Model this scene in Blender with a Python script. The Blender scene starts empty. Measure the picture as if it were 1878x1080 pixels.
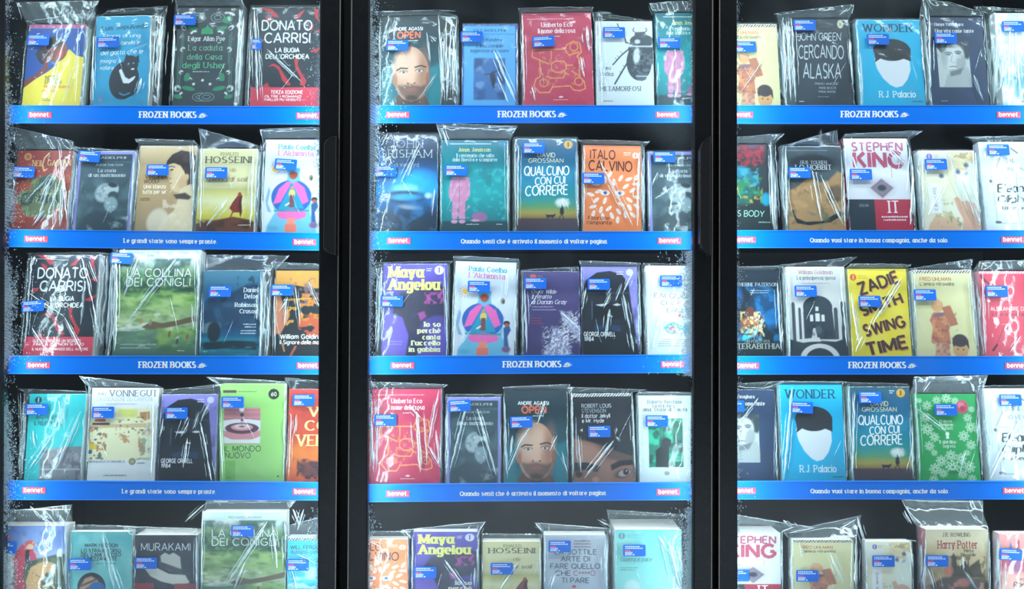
import bpy, math, random
import numpy as np

# ---------------------------------------------------------------- frame
S = 0.00118            # metres per photograph pixel at the plane of the book fronts (y = 0)
D = 1.90               # camera to that plane
ZC = 1.40              # camera height
sc = bpy.context.scene
COL = sc.collection

cam_d = bpy.data.cameras.new('camera')
cam = bpy.data.objects.new('camera', cam_d)
COL.objects.link(cam)
cam.location = (0, -D, ZC)
cam.rotation_euler = (math.pi / 2, 0, 0)
cam_d.sensor_width = 36
cam_d.lens = 36 * D / (1878 * S)
cam_d.clip_start = 0.05
sc.camera = cam

sc.view_settings.view_transform = 'Standard'
sc.view_settings.look = 'None'
sc.view_settings.gamma = 1
sc.view_settings.use_curve_mapping = False
sc.view_settings.exposure = 0.12
sc.cycles.transparent_max_bounces = 24
sc.cycles.max_bounces = 8

w = bpy.data.worlds.new('store_air')
w.use_nodes = True
w.node_tree.nodes['Background'].inputs[0].default_value = (0.55, 0.75, 0.9, 1)
w.node_tree.nodes['Background'].inputs[1].default_value = 0.18
sc.world = w


def area(name, loc, rot, sx, sy, power, col, spread=180):
    l = bpy.data.lights.new(name, 'AREA')
    l.shape = 'RECTANGLE'
    l.size, l.size_y, l.energy, l.color = sx, sy, power, col
    l.spread = math.radians(spread)
    o = bpy.data.objects.new(name, l)
    o.location, o.rotation_euler = loc, rot
    COL.objects.link(o)
    return o


COOL = (0.80, 0.95, 1.0)
# the shop's ceiling lamps over the aisle
area('ceiling_lamp', (0, -1.0, 3.1), (math.radians(14), 0, 0), 4.2, 0.25, 58, COOL)
for yy in (-3.3, -4.8):                      # louvred lamps farther down the aisle, shining straight down
    area('ceiling_lamp', (0, yy, 3.1), (0, 0, 0), 4.2, 0.25, 55, COOL, 85)
# the freezer's own upright tubes, on the inner sides of the door posts
for px, ang in ((8, -1), (588, 1), (680, -1), (1272, 1), (1356, -1), (1950, 1)):
    area('door_tube', ((px - 939) * S * .955, -0.085, 1.42), (math.radians(90), 0, math.radians(58 * ang)),
         0.012, 1.62, 1.6 if px < 100 else 2.3, (0.72, 0.93, 1.0))


def K(y):
    return (D + y) / D


def P(px, py, y=0.0):
    """photograph pixel at depth y -> metres in the place"""
    return ((px - 939) * S * K(y), y, ZC - (py - 540) * S * K(y))


# ---------------------------------------------------------------- materials
def nodes(name):
    m = bpy.data.materials.new(name)
    m.use_nodes = True
    nt = m.node_tree
    nt.nodes.clear()
    out = nt.nodes.new('ShaderNodeOutputMaterial')
    return m, nt, out


def plain(name, col, rough=.5, metal=0, spec=.5, noise=0):
    m, nt, out = nodes(name)
    b = nt.nodes.new('ShaderNodeBsdfPrincipled')
    b.inputs['Base Color'].default_value = (*col, 1)
    b.inputs['Roughness'].default_value = rough
    b.inputs['Metallic'].default_value = metal
    b.inputs['Specular IOR Level'].default_value = spec
    if noise:
        tc = nt.nodes.new('ShaderNodeTexCoord')
        n = nt.nodes.new('ShaderNodeTexNoise')
        n.inputs['Scale'].default_value = 45
        n.inputs['Detail'].default_value = 6
        nt.links.new(tc.outputs['Object'], n.inputs['Vector'])
        mr = nt.nodes.new('ShaderNodeMapRange')
        mr.inputs[3].default_value = rough - noise
        mr.inputs[4].default_value = rough + noise
        nt.links.new(n.outputs['Fac'], mr.inputs[0])
        nt.links.new(mr.outputs[0], b.inputs['Roughness'])
    nt.links.new(b.outputs[0], out.inputs[0])
    return m


def print_mat(name, rough, spec=.4):
    m, nt, out = nodes(name)
    b = nt.nodes.new('ShaderNodeBsdfPrincipled')
    a = nt.nodes.new('ShaderNodeVertexColor')
    a.layer_name = 'Col'
    nt.links.new(a.outputs[0], b.inputs['Base Color'])
    b.inputs['Roughness'].default_value = rough
    b.inputs['Specular IOR Level'].default_value = spec
    nt.links.new(b.outputs[0], out.inputs[0])
    return m


def film_mat(name, base, edge, rough, bump, milk_sheen, tint=(0.86, 0.97, 1.0)):
    """clear polythene: see-through, with a gloss that grows at grazing angles and some milkiness, raised where highlights are painted in"""
    m, nt, out = nodes(name)
    N, L = nt.nodes.new, nt.links.new
    tr = N('ShaderNodeBsdfTransparent')
    gl = N('ShaderNodeBsdfGlossy')
    gl.inputs['Roughness'].default_value = rough
    gl.inputs['Color'].default_value = (*tint, 1)
    df = N('ShaderNodeBsdfDiffuse')
    df.inputs['Color'].default_value = (0.75, 0.9, 0.95, 1)
    lw = N('ShaderNodeLayerWeight')
    lw.inputs['Blend'].default_value = .35
    tc = N('ShaderNodeTexCoord')
    n = N('ShaderNodeTexNoise')
    n.inputs['Scale'].default_value = 38
    n.inputs['Detail'].default_value = 4
    n.inputs['Distortion'].default_value = 1.2
    L(tc.outputs['Object'], n.inputs['Vector'])
    bp = N('ShaderNodeBump')
    bp.inputs['Strength'].default_value = bump
    bp.inputs['Distance'].default_value = .006
    L(n.outputs['Fac'], bp.inputs['Height'])
    L(bp.outputs[0], gl.inputs['Normal'])
    L(bp.outputs[0], lw.inputs['Normal'])
    mr = N('ShaderNodeMapRange')
    mr.inputs[3].default_value = base
    mr.inputs[4].default_value = edge
    L(lw.outputs['Facing'], mr.inputs[0])
    m1 = N('ShaderNodeMixShader')
    m1.inputs[0].default_value = milk_sheen
    L(tr.outputs[0], m1.inputs[1])
    L(df.outputs[0], m1.inputs[2])
    m2 = N('ShaderNodeMixShader')
    L(mr.outputs[0], m2.inputs[0])
    L(m1.outputs[0], m2.inputs[1])
    L(gl.outputs[0], m2.inputs[2])
    L(m2.outputs[0], out.inputs[0])
    return m


def glass_mat():
    """door glass: clear, with a cold-misted inner face"""
    m, nt, out = nodes('misted_glass')
    N, L = nt.nodes.new, nt.links.new
    tr = N('ShaderNodeBsdfTransparent')
    gl = N('ShaderNodeBsdfGlossy')
    gl.inputs['Roughness'].default_value = .22
    df = N('ShaderNodeBsdfDiffuse')
    df.inputs['Color'].default_value = (0.7, 0.85, 0.95, 1)
    tc = N('ShaderNodeTexCoord')
    n = N('ShaderNodeTexNoise')
    n.inputs['Scale'].default_value = 3.2
    n.inputs['Detail'].default_value = 3
    n.inputs['Distortion'].default_value = .6
    L(tc.outputs['Object'], n.inputs['Vector'])
    mr = N('ShaderNodeMapRange')
    mr.inputs[1].default_value = .50
    mr.inputs[2].default_value = .80
    mr.inputs[3].default_value = .004
    mr.inputs[4].default_value = .085
    L(n.outputs['Fac'], mr.inputs[0])
    m1 = N('ShaderNodeMixShader')
    L(mr.outputs[0], m1.inputs[0])
    L(tr.outputs[0], m1.inputs[1])
    L(df.outputs[0], m1.inputs[2])
    lw = N('ShaderNodeLayerWeight')         # thin pane: the same reflection from both sides
    lw.inputs['Blend'].default_value = .5
    pw = N('ShaderNodeMath')
    pw.operation = 'POWER'
    pw.inputs[1].default_value = 5
    L(lw.outputs['Facing'], pw.inputs[0])
    mu = N('ShaderNodeMath')
    mu.operation = 'MULTIPLY_ADD'
    mu.inputs[1].default_value = .9
    mu.inputs[2].default_value = .065
    L(pw.outputs[0], mu.inputs[0])
    m2 = N('ShaderNodeMixShader')
    L(mu.outputs[0], m2.inputs[0])
    L(m1.outputs[0], m2.inputs[1])
    L(gl.outputs[0], m2.inputs[2])
    L(m2.outputs[0], out.inputs[0])
    return m


def frost_mat():
    m, nt, out = nodes('frost')
    N, L = nt.nodes.new, nt.links.new
    tr = N('ShaderNodeBsdfTransparent')
    tl = N('ShaderNodeBsdfTranslucent')
    tl.inputs['Color'].default_value = (0.72, 0.92, 1, 1)
    df = N('ShaderNodeBsdfDiffuse')
    df.inputs['Color'].default_value = (0.72, 0.92, 1, 1)
    gl = N('ShaderNodeBsdfGlossy')
    gl.inputs['Roughness'].default_value = .3
    a, b, c = N('ShaderNodeMixShader'), N('ShaderNodeMixShader'), N('ShaderNodeMixShader')
    a.inputs[0].default_value = .5
    L(tl.outputs[0], a.inputs[1]); L(df.outputs[0], a.inputs[2])
    b.inputs[0].default_value = .3
    L(a.outputs[0], b.inputs[1]); L(gl.outputs[0], b.inputs[2])
    c.inputs[0].default_value = .8
    L(tr.outputs[0], c.inputs[1]); L(b.outputs[0], c.inputs[2])
    L(c.outputs[0], out.inputs[0])
    return m


def rime_mat():
    """a crust of rime: opaque where a fine noise beats the layer's own thickness"""
    m, nt, out = nodes('rime')
    N, L = nt.nodes.new, nt.links.new
    tr = N('ShaderNodeBsdfTransparent')
    tl = N('ShaderNodeBsdfTranslucent')
    tl.inputs['Color'].default_value = (0.74, 0.93, 1, 1)
    df = N('ShaderNodeBsdfDiffuse')
    df.inputs['Color'].default_value = (0.74, 0.93, 1, 1)
    gl = N('ShaderNodeBsdfGlossy')
    gl.inputs['Roughness'].default_value = .25
    tc = N('ShaderNodeTexCoord')
    n = N('ShaderNodeTexNoise')
    n.inputs['Scale'].default_value = 170
    n.inputs['Detail'].default_value = 5
    n.inputs['Roughness'].default_value = .65
    n.inputs['Distortion'].default_value = 1.0
    L(tc.outputs['Object'], n.inputs['Vector'])
    at = N('ShaderNodeVertexColor')
    at.layer_name = 'Col'
    ad = N('ShaderNodeMath')
    L(n.outputs['Fac'], ad.inputs[0]); L(at.outputs[0], ad.inputs[1])
    mr = N('ShaderNodeMapRange')
    mr.inputs[1].default_value = .84
    mr.inputs[2].default_value = 1.0
    mr.inputs[4].default_value = .85
    L(ad.outputs[0], mr.inputs[0])
    bp = N('ShaderNodeBump')
    bp.inputs['Strength'].default_value = .9
    bp.inputs['Distance'].default_value = .004
    L(n.outputs['Fac'], bp.inputs['Height'])
    for q in (tl, df, gl):
        L(bp.outputs[0], q.inputs['Normal'])
    a, b, c = N('ShaderNodeMixShader'), N('ShaderNodeMixShader'), N('ShaderNodeMixShader')
    a.inputs[0].default_value = .45
    L(tl.outputs[0], a.inputs[1]); L(df.outputs[0], a.inputs[2])
    b.inputs[0].default_value = .35
    L(a.outputs[0], b.inputs[1]); L(gl.outputs[0], b.inputs[2])
    L(mr.outputs[0], c.inputs[0])
    L(tr.outputs[0], c.inputs[1]); L(b.outputs[0], c.inputs[2])
    L(c.outputs[0], out.inputs[0])
    return m


M_RIME = rime_mat()
M_PRINT = print_mat('printed_card', .42)
M_SIGN = print_mat('printed_plastic', .45, .15)
M_PAGE = plain('paper', (0.85, 0.85, 0.80), .9)
M_FILM = film_mat('clear_film', .025, .22, .12, .12, .012)
M_SLACK_SHEEN = film_mat('slack_film_sheen', .05, .35, .16, .22, .085)  # doubled film, with extra white painted in as its sheen
M_CREASE_SHINE = film_mat('creased_film_highlight', .30, .80, .26, .05, .38)  # folds of the film, their bright highlights painted in as diffuse white
M_GLASS = glass_mat()
M_FROST = frost_mat()
M_BLACK = plain('black_lacquer', (0.006, 0.006, 0.007), .28, spec=.38, noise=.04)
M_LINER = plain('dark_liner', (0.012, 0.016, 0.020), .6, noise=.1)
M_GASKET = plain('rubber', (0.004, 0.004, 0.004), .7)
M_TRIM = plain('bronze_edge', (0.30, 0.25, 0.20), .35, metal=.6)
M_HANDLE = plain('dark_handle', (0.012, 0.010, 0.010), .28)
M_HRIM = plain('handle_rim', (0.055, 0.048, 0.042), .3)
M_BOARD = plain('shelf_board', (0.02, 0.025, 0.03), .5)
M_FLOOR = plain('pale_tiles', (0.70, 0.74, 0.82), .35, noise=.05)
M_WALL = plain('store_wall', (0.05, 0.06, 0.07), .8)

# ---------------------------------------------------------------- helpers


def empty(name, loc=(0, 0, 0), label=None, cat=None, group=None):
    o = bpy.data.objects.new(name, None)
    o.empty_display_size = .02
    o.location = loc
    COL.objects.link(o)
    if label:
        o['label'], o['category'] = label, cat
    if group:
        o['group'] = group
    return o


def mesh_obj(name, V, F, mats, parent=None, col=None, mi=None, smooth=False):
    me = bpy.data.meshes.new(name)
    V = np.asarray(V, dtype=np.float64)
    me.from_pydata(V.tolist(), [], [list(map(int, f)) for f in F])
    for m in (mats if isinstance(mats, (list, tuple)) else [mats]):
        me.materials.append(m)
    if mi is not None:
        me.polygons.foreach_set('material_index', np.asarray(mi, dtype=np.int32))
    if smooth:
        me.polygons.foreach_set('use_smooth', np.ones(len(me.polygons), dtype=bool))
    if col is not None:
        c = np.ones((len(V), 4), dtype=np.float32)
        c[:, :3] = col
        at = me.color_attributes.new('Col', 'FLOAT_COLOR', 'POINT')
        at.data.foreach_set('color', c.ravel())
    me.update()
    o = bpy.data.objects.new(name, me)
    COL.objects.link(o)
    if parent:
        o.parent = parent
    return o


BOXF = [(0, 1, 2, 3), (7, 6, 5, 4), (0, 4, 5, 1), (1, 5, 6, 2), (2, 6, 7, 3), (3, 7, 4, 0)]


class MB:
    def __init__(s):
        s.V, s.F, s.C = [], [], []

    def add(s, V, F, c=None):
        b = len(s.V)
        s.V += [tuple(v) for v in V]
        s.F += [tuple(i + b for i in f) for f in F]
        s.C += [c or (1, 1, 1)] * len(V)

    def box(s, x0, x1, y0, y1, z0, z1, c=None):
        s.add([(x0, y0, z0), (x1, y0, z0), (x1, y0, z1), (x0, y0, z1),
               (x0, y1, z0), (x1, y1, z0), (x1, y1, z1), (x0, y1, z1)], BOXF, c)

    def hexa(s, front, back, c=None):
        s.add(list(front) + list(back), BOXF, c)

    def done(s, name, mats, parent=None, col=False, smooth=False):
        return mesh_obj(name, s.V, s.F, mats, parent, np.array(s.C) if col else None, smooth=smooth)


def lin(c):
    if isinstance(c, str):
        c = c.lstrip('#')
        if len(c) == 3:
            c = ''.join(x * 2 for x in c)
        c = [int(c[i:i + 2], 16) for i in (0, 2, 4)]
    v = np.array(c, dtype=float) / 255
    return np.where(v <= .04045, v / 12.92, ((v + .055) / 1.055) ** 2.4)


# ---------------------------------------------------------------- lettering: stroke skeletons, cap height 7
_G = '''A 6.2;0,0 3.1,7 6.2,0;1.2,2.3 5,2.3
B 5;0,0 0,7;0,7 2.6,7 @2.6,5.3,1.9,1.7,90,-90 0,3.6;0,3.6 2.8,3.6 @2.8,1.8,2.2,1.8,90,-90 0,0
C 6;@3.4,3.5,3.4,3.5,45,315
D 5.8;0,0 0,7;0,7 2,7 @2.2,3.5,3.6,3.5,90,-90 0,0
E 4.4;0,0 0,7;0,7 4.4,7;0,3.6 3.8,3.6;0,0 4.4,0
F 4.2;0,0 0,7;0,7 4.2,7;0,3.5 3.6,3.5
G 6.4;@3.4,3.5,3.4,3.5,45,330;6.3,1.2 6.3,3.2;6.3,3.2 4,3.2
H 5.4;0,0 0,7;5.4,0 5.4,7;0,3.6 5.4,3.6
I .1;0,0 0,7
J 3;3,7 3,1.8 @1.5,1.8,1.5,1.8,0,-170
K 5.2;0,0 0,7;5,7 0,2.8;1.8,4.3 5.2,0
L 4.2;0,7 0,0;0,0 4.2,0
M 6.8;0,0 0,7;0,7 3.4,1 6.8,7;6.8,7 6.8,0
N 5.6;0,0 0,7;0,7 5.6,0;5.6,0 5.6,7
O 7;@3.5,3.5,3.5,3.5,90,450
P 4.8;0,0 0,7;0,7 2.7,7 @2.7,5.1,2.1,1.9,90,-90 0,3.2
Q 7;@3.5,3.5,3.5,3.5,90,450;4.4,1.8 6.8,-.6
R 5.2;0,0 0,7;0,7 2.7,7 @2.7,5.2,2.1,1.8,90,-90 0,3.4;2.4,3.4 5.2,0
S 4.6;@2.4,5.2,2,1.8,40,270 @2.3,1.7,2.2,1.7,90,-140
T 5.4;2.7,0 2.7,7;0,7 5.4,7
U 5.4;0,7 0,2.4 @2.7,2.4,2.7,2.4,180,360 5.4,7
V 6;0,7 3,0 6,7
W 8.6;0,7 2.2,0 4.3,6.6 6.4,0 8.6,7
X 5.6;0,0 5.6,7;0,7 5.6,0
Y 5.8;0,7 2.9,3.2 5.8,7;2.9,3.2 2.9,0
Z 5.4;0,7 5.4,7 0,0 5.4,0
a 4;@2,2.5,2,2.5,0,360;4,5 4,0
b 4.2;0,7.4 0,0;@2.1,2.5,2.1,2.5,0,360
c 3.8;@2.2,2.5,2.2,2.5,50,310
d 4.2;4.2,7.4 4.2,0;@2.1,2.5,2.1,2.5,0,360
e 4.2;.2,2.6 4.2,2.6 @2.2,2.5,2.1,2.5,0,310
f 2.5;1,0 1,5.6 @2.5,5.8,1.5,1.6,180,60;-.3,5 2.6,5
g 4.2;@2.1,2.5,2.1,2.5,0,360;4.2,5 4.2,-.6 @2.1,-.6,2.1,1.6,0,-160
h 4;0,0 0,7.4;0,2.6 @2,3,2,2,180,0 4,0
i .1;0,0 0,5;0,6.5 0,7.3
j 1.2;1.2,5 1.2,-1 @0,-1,1.2,1.2,0,-120;1.2,6.5 1.2,7.3
k 3.8;0,0 0,7.4;3.6,5 0,2;1.3,3 3.8,0
l .1;0,0 0,7.4
m 6.4;0,0 0,5;0,2.8 @1.6,3.3,1.6,1.7,180,0 3.2,0;3.2,2.8 @4.8,3.3,1.6,1.7,180,0 6.4,0
n 4;0,0 0,5;0,2.6 @2,3,2,2,180,0 4,0
o 4.4;@2.2,2.5,2.2,2.5,90,450
p 4.2;0,5 0,-2;@2.1,2.5,2.1,2.5,0,360
q 4.2;4.2,5 4.2,-2;@2.1,2.5,2.1,2.5,0,360
r 2.6;0,0 0,5;0,2.8 @1.8,3.2,1.8,1.8,180,60
s 3.4;@1.8,3.7,1.5,1.3,40,270 @1.7,1.2,1.6,1.2,90,-140
t 2.6;1,6.8 1,1.2 @2.2,1.2,1.2,1.2,180,290;-.3,5 2.6,5
u 4;0,5 0,2 @2,2,2,2,180,360 4,5;4,2 4,0
v 4;0,5 2,0 4,5
w 6;0,5 1.5,0 3,4.6 4.5,0 6,5
x 3.8;0,0 3.8,5;0,5 3.8,0
y 4;0,5 2,0;4,5 1.2,-2
z 3.6;0,5 3.6,5 0,0 3.6,0
0 4.6;@2.3,3.5,2.3,3.5,90,450
1 2;0,5.8 1.6,7 1.6,0
2 4.4;@2.2,4.9,2.1,2.1,160,-30 0,0 4.4,0
4 5;3.8,0 3.8,7 0,2 5,2
6 4.6;4,6.8 .6,3.6 @2.3,2.1,2.1,2.1,150,510
8 4.4;@2.2,5.3,1.8,1.7,0,360;@2.2,1.8,2.2,1.8,0,360
9 4.6;.6,.2 4,3.4 @2.3,4.9,2.1,2.1,-30,330
. .6;0,0 .6,0
, .8;.6,.4 0,-1.4
' .4;.3,7.4 .1,5.6
- 2.4;0,2.6 2.4,2.6
* 3;0,3.2 3,5.2;0,5.2 3,3.2;1.5,2.9 1.5,5.5'''
GL = {}
for ln in _G.splitlines():
    k, rest = ln[0], ln[2:]
    parts = rest.split(';')
    strokes = []
    for st in parts[1:]:
        pts, arcend = [], [False, False]
        toks = st.split()
        for ti, t in enumerate(toks):
            if t[0] == '@':
                cx, cy, rx, ry, a0, a1 = map(float, t[1:].split(','))
                n = max(4, int(abs(a1 - a0) / 30))
                for q in range(n + 1):
                    a = math.radians(a0 + (a1 - a0) * q / n)
                    pts.append((cx + rx * math.cos(a), cy + ry * math.sin(a)))
                if ti == 0:
                    arcend[0] = True
                if ti == len(toks) - 1:
                    arcend[1] = True
            else:
                pts.append(tuple(map(float, t.split(','))))
        strokes.append((pts, arcend))
    GL[k] = (float(parts[0]), strokes)
GL['è'] = (GL['e'][0], GL['e'][1] + [([(1.2, 7.4), (2.8, 6)], [True, True])])

# style: (thick, thin, serif, spacing, slant, jitter)
ST = {
    'sans': (1.2, 1.1, 0, 1.7, 0, 0), 'light': (.85, .8, 0, 1.9, 0, 0), 'bold': (1.7, 1.5, 0, 2.0, 0, 0),
    'serif': (1.35, .72, .8, 2.1, 0, 0), 'dido': (1.75, .7, .9, 2.1, 0, 0), 'ital': (1.15, .7, .4, 1.7, .25, 0),
    'hand': (.95, .9, 0, 1.5, .12, .35), 'brush': (1.5, .9, 0, 1.6, .12, .3), 'fat': (2.6, .9, .7, 2.6, 0, 0),
    'thin': (.75, .55, .7, 2.2, 0, 0), 'heavy': (1.9, 1.8, 0, 2.2, 0, 0),
    'title': (2.5, 1.0, .9, 2.5, 0, 0), 'slogan': (2.0, 1.2, .7, 2.4, 0, 0),
}


def stroke_poly(pts, wf):
    """ribbon quads along a 2-D polyline, half width from direction"""
    p = [np.array(pts[0], float)]
    for q in pts[1:]:
        q = np.array(q, float)
        if np.hypot(*(q - p[-1])) > 1e-6:
            p.append(q)
    V, F = [], []
    n = len(p)
    for i in range(n - 1):
        d = p[i + 1] - p[i]
        L = np.hypot(*d)
        d = d / L
        hw = wf(d) / 2
        nrm = np.array((-d[1], d[0])) * hw
        e0 = d * hw * .45 * (0 if i == 0 else 1)
        e1 = d * hw * .45 * (0 if i == n - 2 else 1)
        a, b = p[i] - e0, p[i + 1] + e1
        k = len(V)
        V += [a - nrm, b - nrm, b + nrm, a + nrm]
        F.append((k, k + 1, k + 2, k + 3))
    return V, F


def text_geo(txt, style):
    thick, thin, serif, gap, slant, jit = ST[style]
    rnd = random.Random(txt)
    V, F, x = [], [], 0.0
    for ch in txt:
        if ch == ' ':
            x += 2.6 + gap * .5
            continue
        wd, strokes = GL.get(ch, GL['-'])
        dy, ds = (rnd.uniform(-jit, jit), rnd.uniform(-jit, jit) * .12) if jit else (0, 0)
        wf = (lambda d: thin + (thick - thin) * abs(d[1]) ** 1.4)
        for pts, ae in strokes:
            polys = [(pts, wf)]
            if serif:
                for end, nb, a in ((0, 1, ae[0]), (-1, -2, ae[1])):
                    e, q = pts[end], pts[nb]
                    if not a and abs(e[1] - q[1]) > abs(e[0] - q[0]) * .8 and (abs(e[1]) < .01 or abs(e[1] - 7) < .01 or abs(e[1] - 5) < .01):
                        polys.append(([(e[0] - serif - thick / 2, e[1]), (e[0] + serif + thick / 2, e[1])], lambda d: thin * .9))
            for pp, f in polys:
                v, fc = stroke_poly(pp, f)
                b = len(V)
                V += [(x + a[0] + (slant + ds) * a[1], a[1] + dy) for a in v]
                F += [tuple(i + b for i in q) for q in fc]
        x += wd + gap
    return np.array(V), F


# ---------------------------------------------------------------- printed artwork
def fbm(X, Y, scale, seed=0, octs=3):
    r = np.zeros_like(X)
    amp, tot = 1.0, 0.0
    for o in range(octs):
        fx, fy = X / scale, Y / scale
        ix, iy = np.floor(fx).astype(np.int64), np.floor(fy).astype(np.int64)
        tx, ty = fx - ix, fy - iy
        tx, ty = tx * tx * (3 - 2 * tx), ty * ty * (3 - 2 * ty)

        def h(a, b):
            q = (a * 374761393 + b * 668265263 + (seed + o * 17) * 1442695041) & 0xffffffff
            q = ((q ^ (q >> 13)) * 1274126177) & 0xffffffff
            return ((q ^ (q >> 16)) & 0xffff) / 65535.0
        r += amp * ((h(ix, iy) * (1 - tx) + h(ix + 1, iy) * tx) * (1 - ty) + (h(ix, iy + 1) * (1 - tx) + h(ix + 1, iy + 1) * tx) * ty)
        tot += amp
        amp *= .5
        scale *= .5
    return r / tot


def pts_of(s):
    return np.array([tuple(map(float, q.split(','))) for q in s.split()])


class Art:
    """a cover drawn in the photograph's pixel frame: raster colours on a fine grid, lettering as shapes on top"""

    def __init__(s, xl, xr, yt, yb, base, spine=None, step=1.15):
        s.xl, s.xr, s.yt, s.yb = xl, xr, yt, yb
        nx, ny = int((xr - xl) / step) + 1, int((yb - yt) / step) + 1
        s.X, s.Y = np.meshgrid(np.linspace(xl, xr, nx), np.linspace(yt, yb, ny))
        s.img = np.ones(s.X.shape + (3,)) * lin(base)
        s.spine = lin(spine or base)
        s.tV, s.tF, s.tC = [], [], []
        s.layer = 0

    def _m(s, a, c):
        a = np.clip(a, 0, 1)[..., None]
        s.img = s.img * (1 - a) + lin(c) * a
        return s

    def g(s, *st):
        ys = [q[0] for q in st]
        cs = np.array([lin(q[1]) for q in st])
        for k in range(3):
            s.img[..., k] = np.interp(s.Y, ys, cs[:, k])
        return s

    def r(s, x0, y0, x1, y1, c, sf=.6, a=1):
        d = np.minimum(np.minimum(s.X - x0, x1 - s.X), np.minimum(s.Y - y0, y1 - s.Y))
        return s._m(np.clip(d / sf + .5, 0, 1) * a, c)

    def e(s, cx, cy, rx, ry, c, rot=0, sf=.7, a=1, top=None):
        t = math.radians(rot)
        dx, dy = s.X - cx, s.Y - cy
        u, v = dx * math.cos(t) + dy * math.sin(t), -dx * math.sin(t) + dy * math.cos(t)
        q = np.sqrt((u / rx) ** 2 + (v / ry) ** 2)
        m = np.clip((1 - q) * min(rx, ry) / sf + .5, 0, 1) * a
        if top is not None:
            m = m * (s.Y < top)
        return s._m(m, c)

    def p(s, pts, c, sf=.7, a=1):
        p = pts_of(pts)
        d = np.full(s.X.shape, 1e9)
        ins = np.zeros(s.X.shape, bool)
        for i in range(len(p)):
            (x0, y0), (x1, y1) = p[i], p[(i + 1) % len(p)]
            ex, ey = x1 - x0, y1 - y0
            t = np.clip(((s.X - x0) * ex + (s.Y - y0) * ey) / (ex * ex + ey * ey + 1e-9), 0, 1)
            d = np.minimum(d, np.hypot(s.X - x0 - t * ex, s.Y - y0 - t * ey))
            if y0 != y1:
                ins ^= ((y0 > s.Y) != (y1 > s.Y)) & (s.X < (x1 - x0) * (s.Y - y0) / (y1 - y0) + x0)
        sd = np.where(ins, d, -d)
        return s._m(np.clip(sd / sf + .5, 0, 1) * a, c)

    def l(s, pts, w, c, sf=.8, a=1):
        p = pts_of(pts)
        d = np.full(s.X.shape, 1e9)
        for i in range(len(p) - 1):
            (x0, y0), (x1, y1) = p[i], p[i + 1]
            ex, ey = x1 - x0, y1 - y0
            t = np.clip(((s.X - x0) * ex + (s.Y - y0) * ey) / (ex * ex + ey * ey + 1e-9), 0, 1)
            d = np.minimum(d, np.hypot(s.X - x0 - t * ex, s.Y - y0 - t * ey))
        return s._m(np.clip((w / 2 - d) / sf + .5, 0, 1) * a, c)

    def n(s, c, scale, lo=.5, hi=.6, seed=1, a=1, box=None, oct=3, sx=1, sf=3):
        """patches of one colour from a noise, optionally inside a box"""
        f = fbm(s.X / sx, s.Y, scale, seed, oct)
        m = np.clip((f - lo) / max(hi - lo, 1e-3), 0, 1) * a
        if box:
            x0, y0, x1, y1 = box
            d = np.minimum(np.minimum(s.X - x0, x1 - s.X), np.minimum(s.Y - y0, y1 - s.Y))
            m = m * np.clip(d / sf + .5, 0, 1)
        return s._m(m, c)

    def grain(s, amt, scale=4, seed=3):
        f = fbm(s.X, s.Y, scale, seed, 3)
        s.img = np.clip(s.img * (1 + amt * (f - .5)[..., None] * 2), 0, 1)
        return s

    def hatch(s, y0, y1, c, c2=None, step=5, x0=None, x1=None):
        """slanted stripes along the head of a cover"""
        x0, x1 = s.xl if x0 is None else x0, s.xr if x1 is None else x1
        if c2:
            s.r(x0, y0, x1, y1, c2)
        q = ((s.X + (s.Y - y0) * .9) % step) / step
        m = (q < .55) & (s.Y > y0) & (s.Y < y1) & (s.X > x0) & (s.X < x1)
        return s._m(m * 1.0, c)

    def shape(s, V, F, c):
        """V in pixels"""
        s.layer += 1
        b = len(s.tV)
        yy = -.00012 - .00004 * (s.layer % 20)
        lev = {}
        for j, f in enumerate(F):             # strokes of one glyph lie a hair apart, so they never share a plane
            for q in f:
                lev[q] = (j % 17) * 2e-6
        for j, (x, y) in enumerate(V):
            s.tV.append(((x - s.xl) / (s.xr - s.xl) - .5, yy - lev.get(j, 0), (s.yb - y) / (s.yb - s.yt)))
        s.tF += [tuple(i + b for i in f) for f in F]
        s.tC += [tuple(lin(c))] * len(V)
        return s

    def t(s, txt, x0, x1, yb, cap, c, style='sans', rot=0):
        V, F = text_geo(txt, style)
        if not len(V):
            return s
        mn, mx = V[:, 0].min(), V[:, 0].max()
        k = cap / 7.0
        sx = (x1 - x0) / (mx - mn)
        X = (V[:, 0] - mn) * sx
        Y = -V[:, 1] * k
        if rot:
            r = math.radians(rot)
            X, Y = X * math.cos(r) - Y * math.sin(r), X * math.sin(r) + Y * math.cos(r)
        px, py = x0 + X, yb + Y
        px = np.clip(px, s.xl, s.xr)
        py = np.clip(py, s.yt, s.yb)
        return s.shape(np.stack([px, py], 1), F, c)

    def lines(s, x0, x1, y, n, dy, h, c, seed=0, al='l'):
        """rows of lettering too small to read"""
        r = random.Random(seed + int(x0 * 7 + y))
        V, F = [], []
        for i in range(n):
            L = (x1 - x0) * r.uniform(.7, 1)
            xs = x0 if al == 'l' else (x1 - L if al == 'r' else (x0 + x1 - L) / 2)
            xe = xs + L
            x = xs
            while x < xe - .8:
                ww = min(r.uniform(1.2, 3.6), xe - x)
                hh = h * r.uniform(.7, 1.1)
                k = len(V)
                V += [(x, y + i * dy), (x + ww, y + i * dy), (x + ww, y + i * dy - hh), (x, y + i * dy - hh)]
                F.append((k, k + 1, k + 2, k + 3))
                x += ww + r.uniform(.5, 1.1)
        return s.shape(V, F, c)

    def burst(s, cx, cy, c, R=10):
        V, F = burst_geo(cx, cy, R)
        return s.shape(V, F, c)

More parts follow.
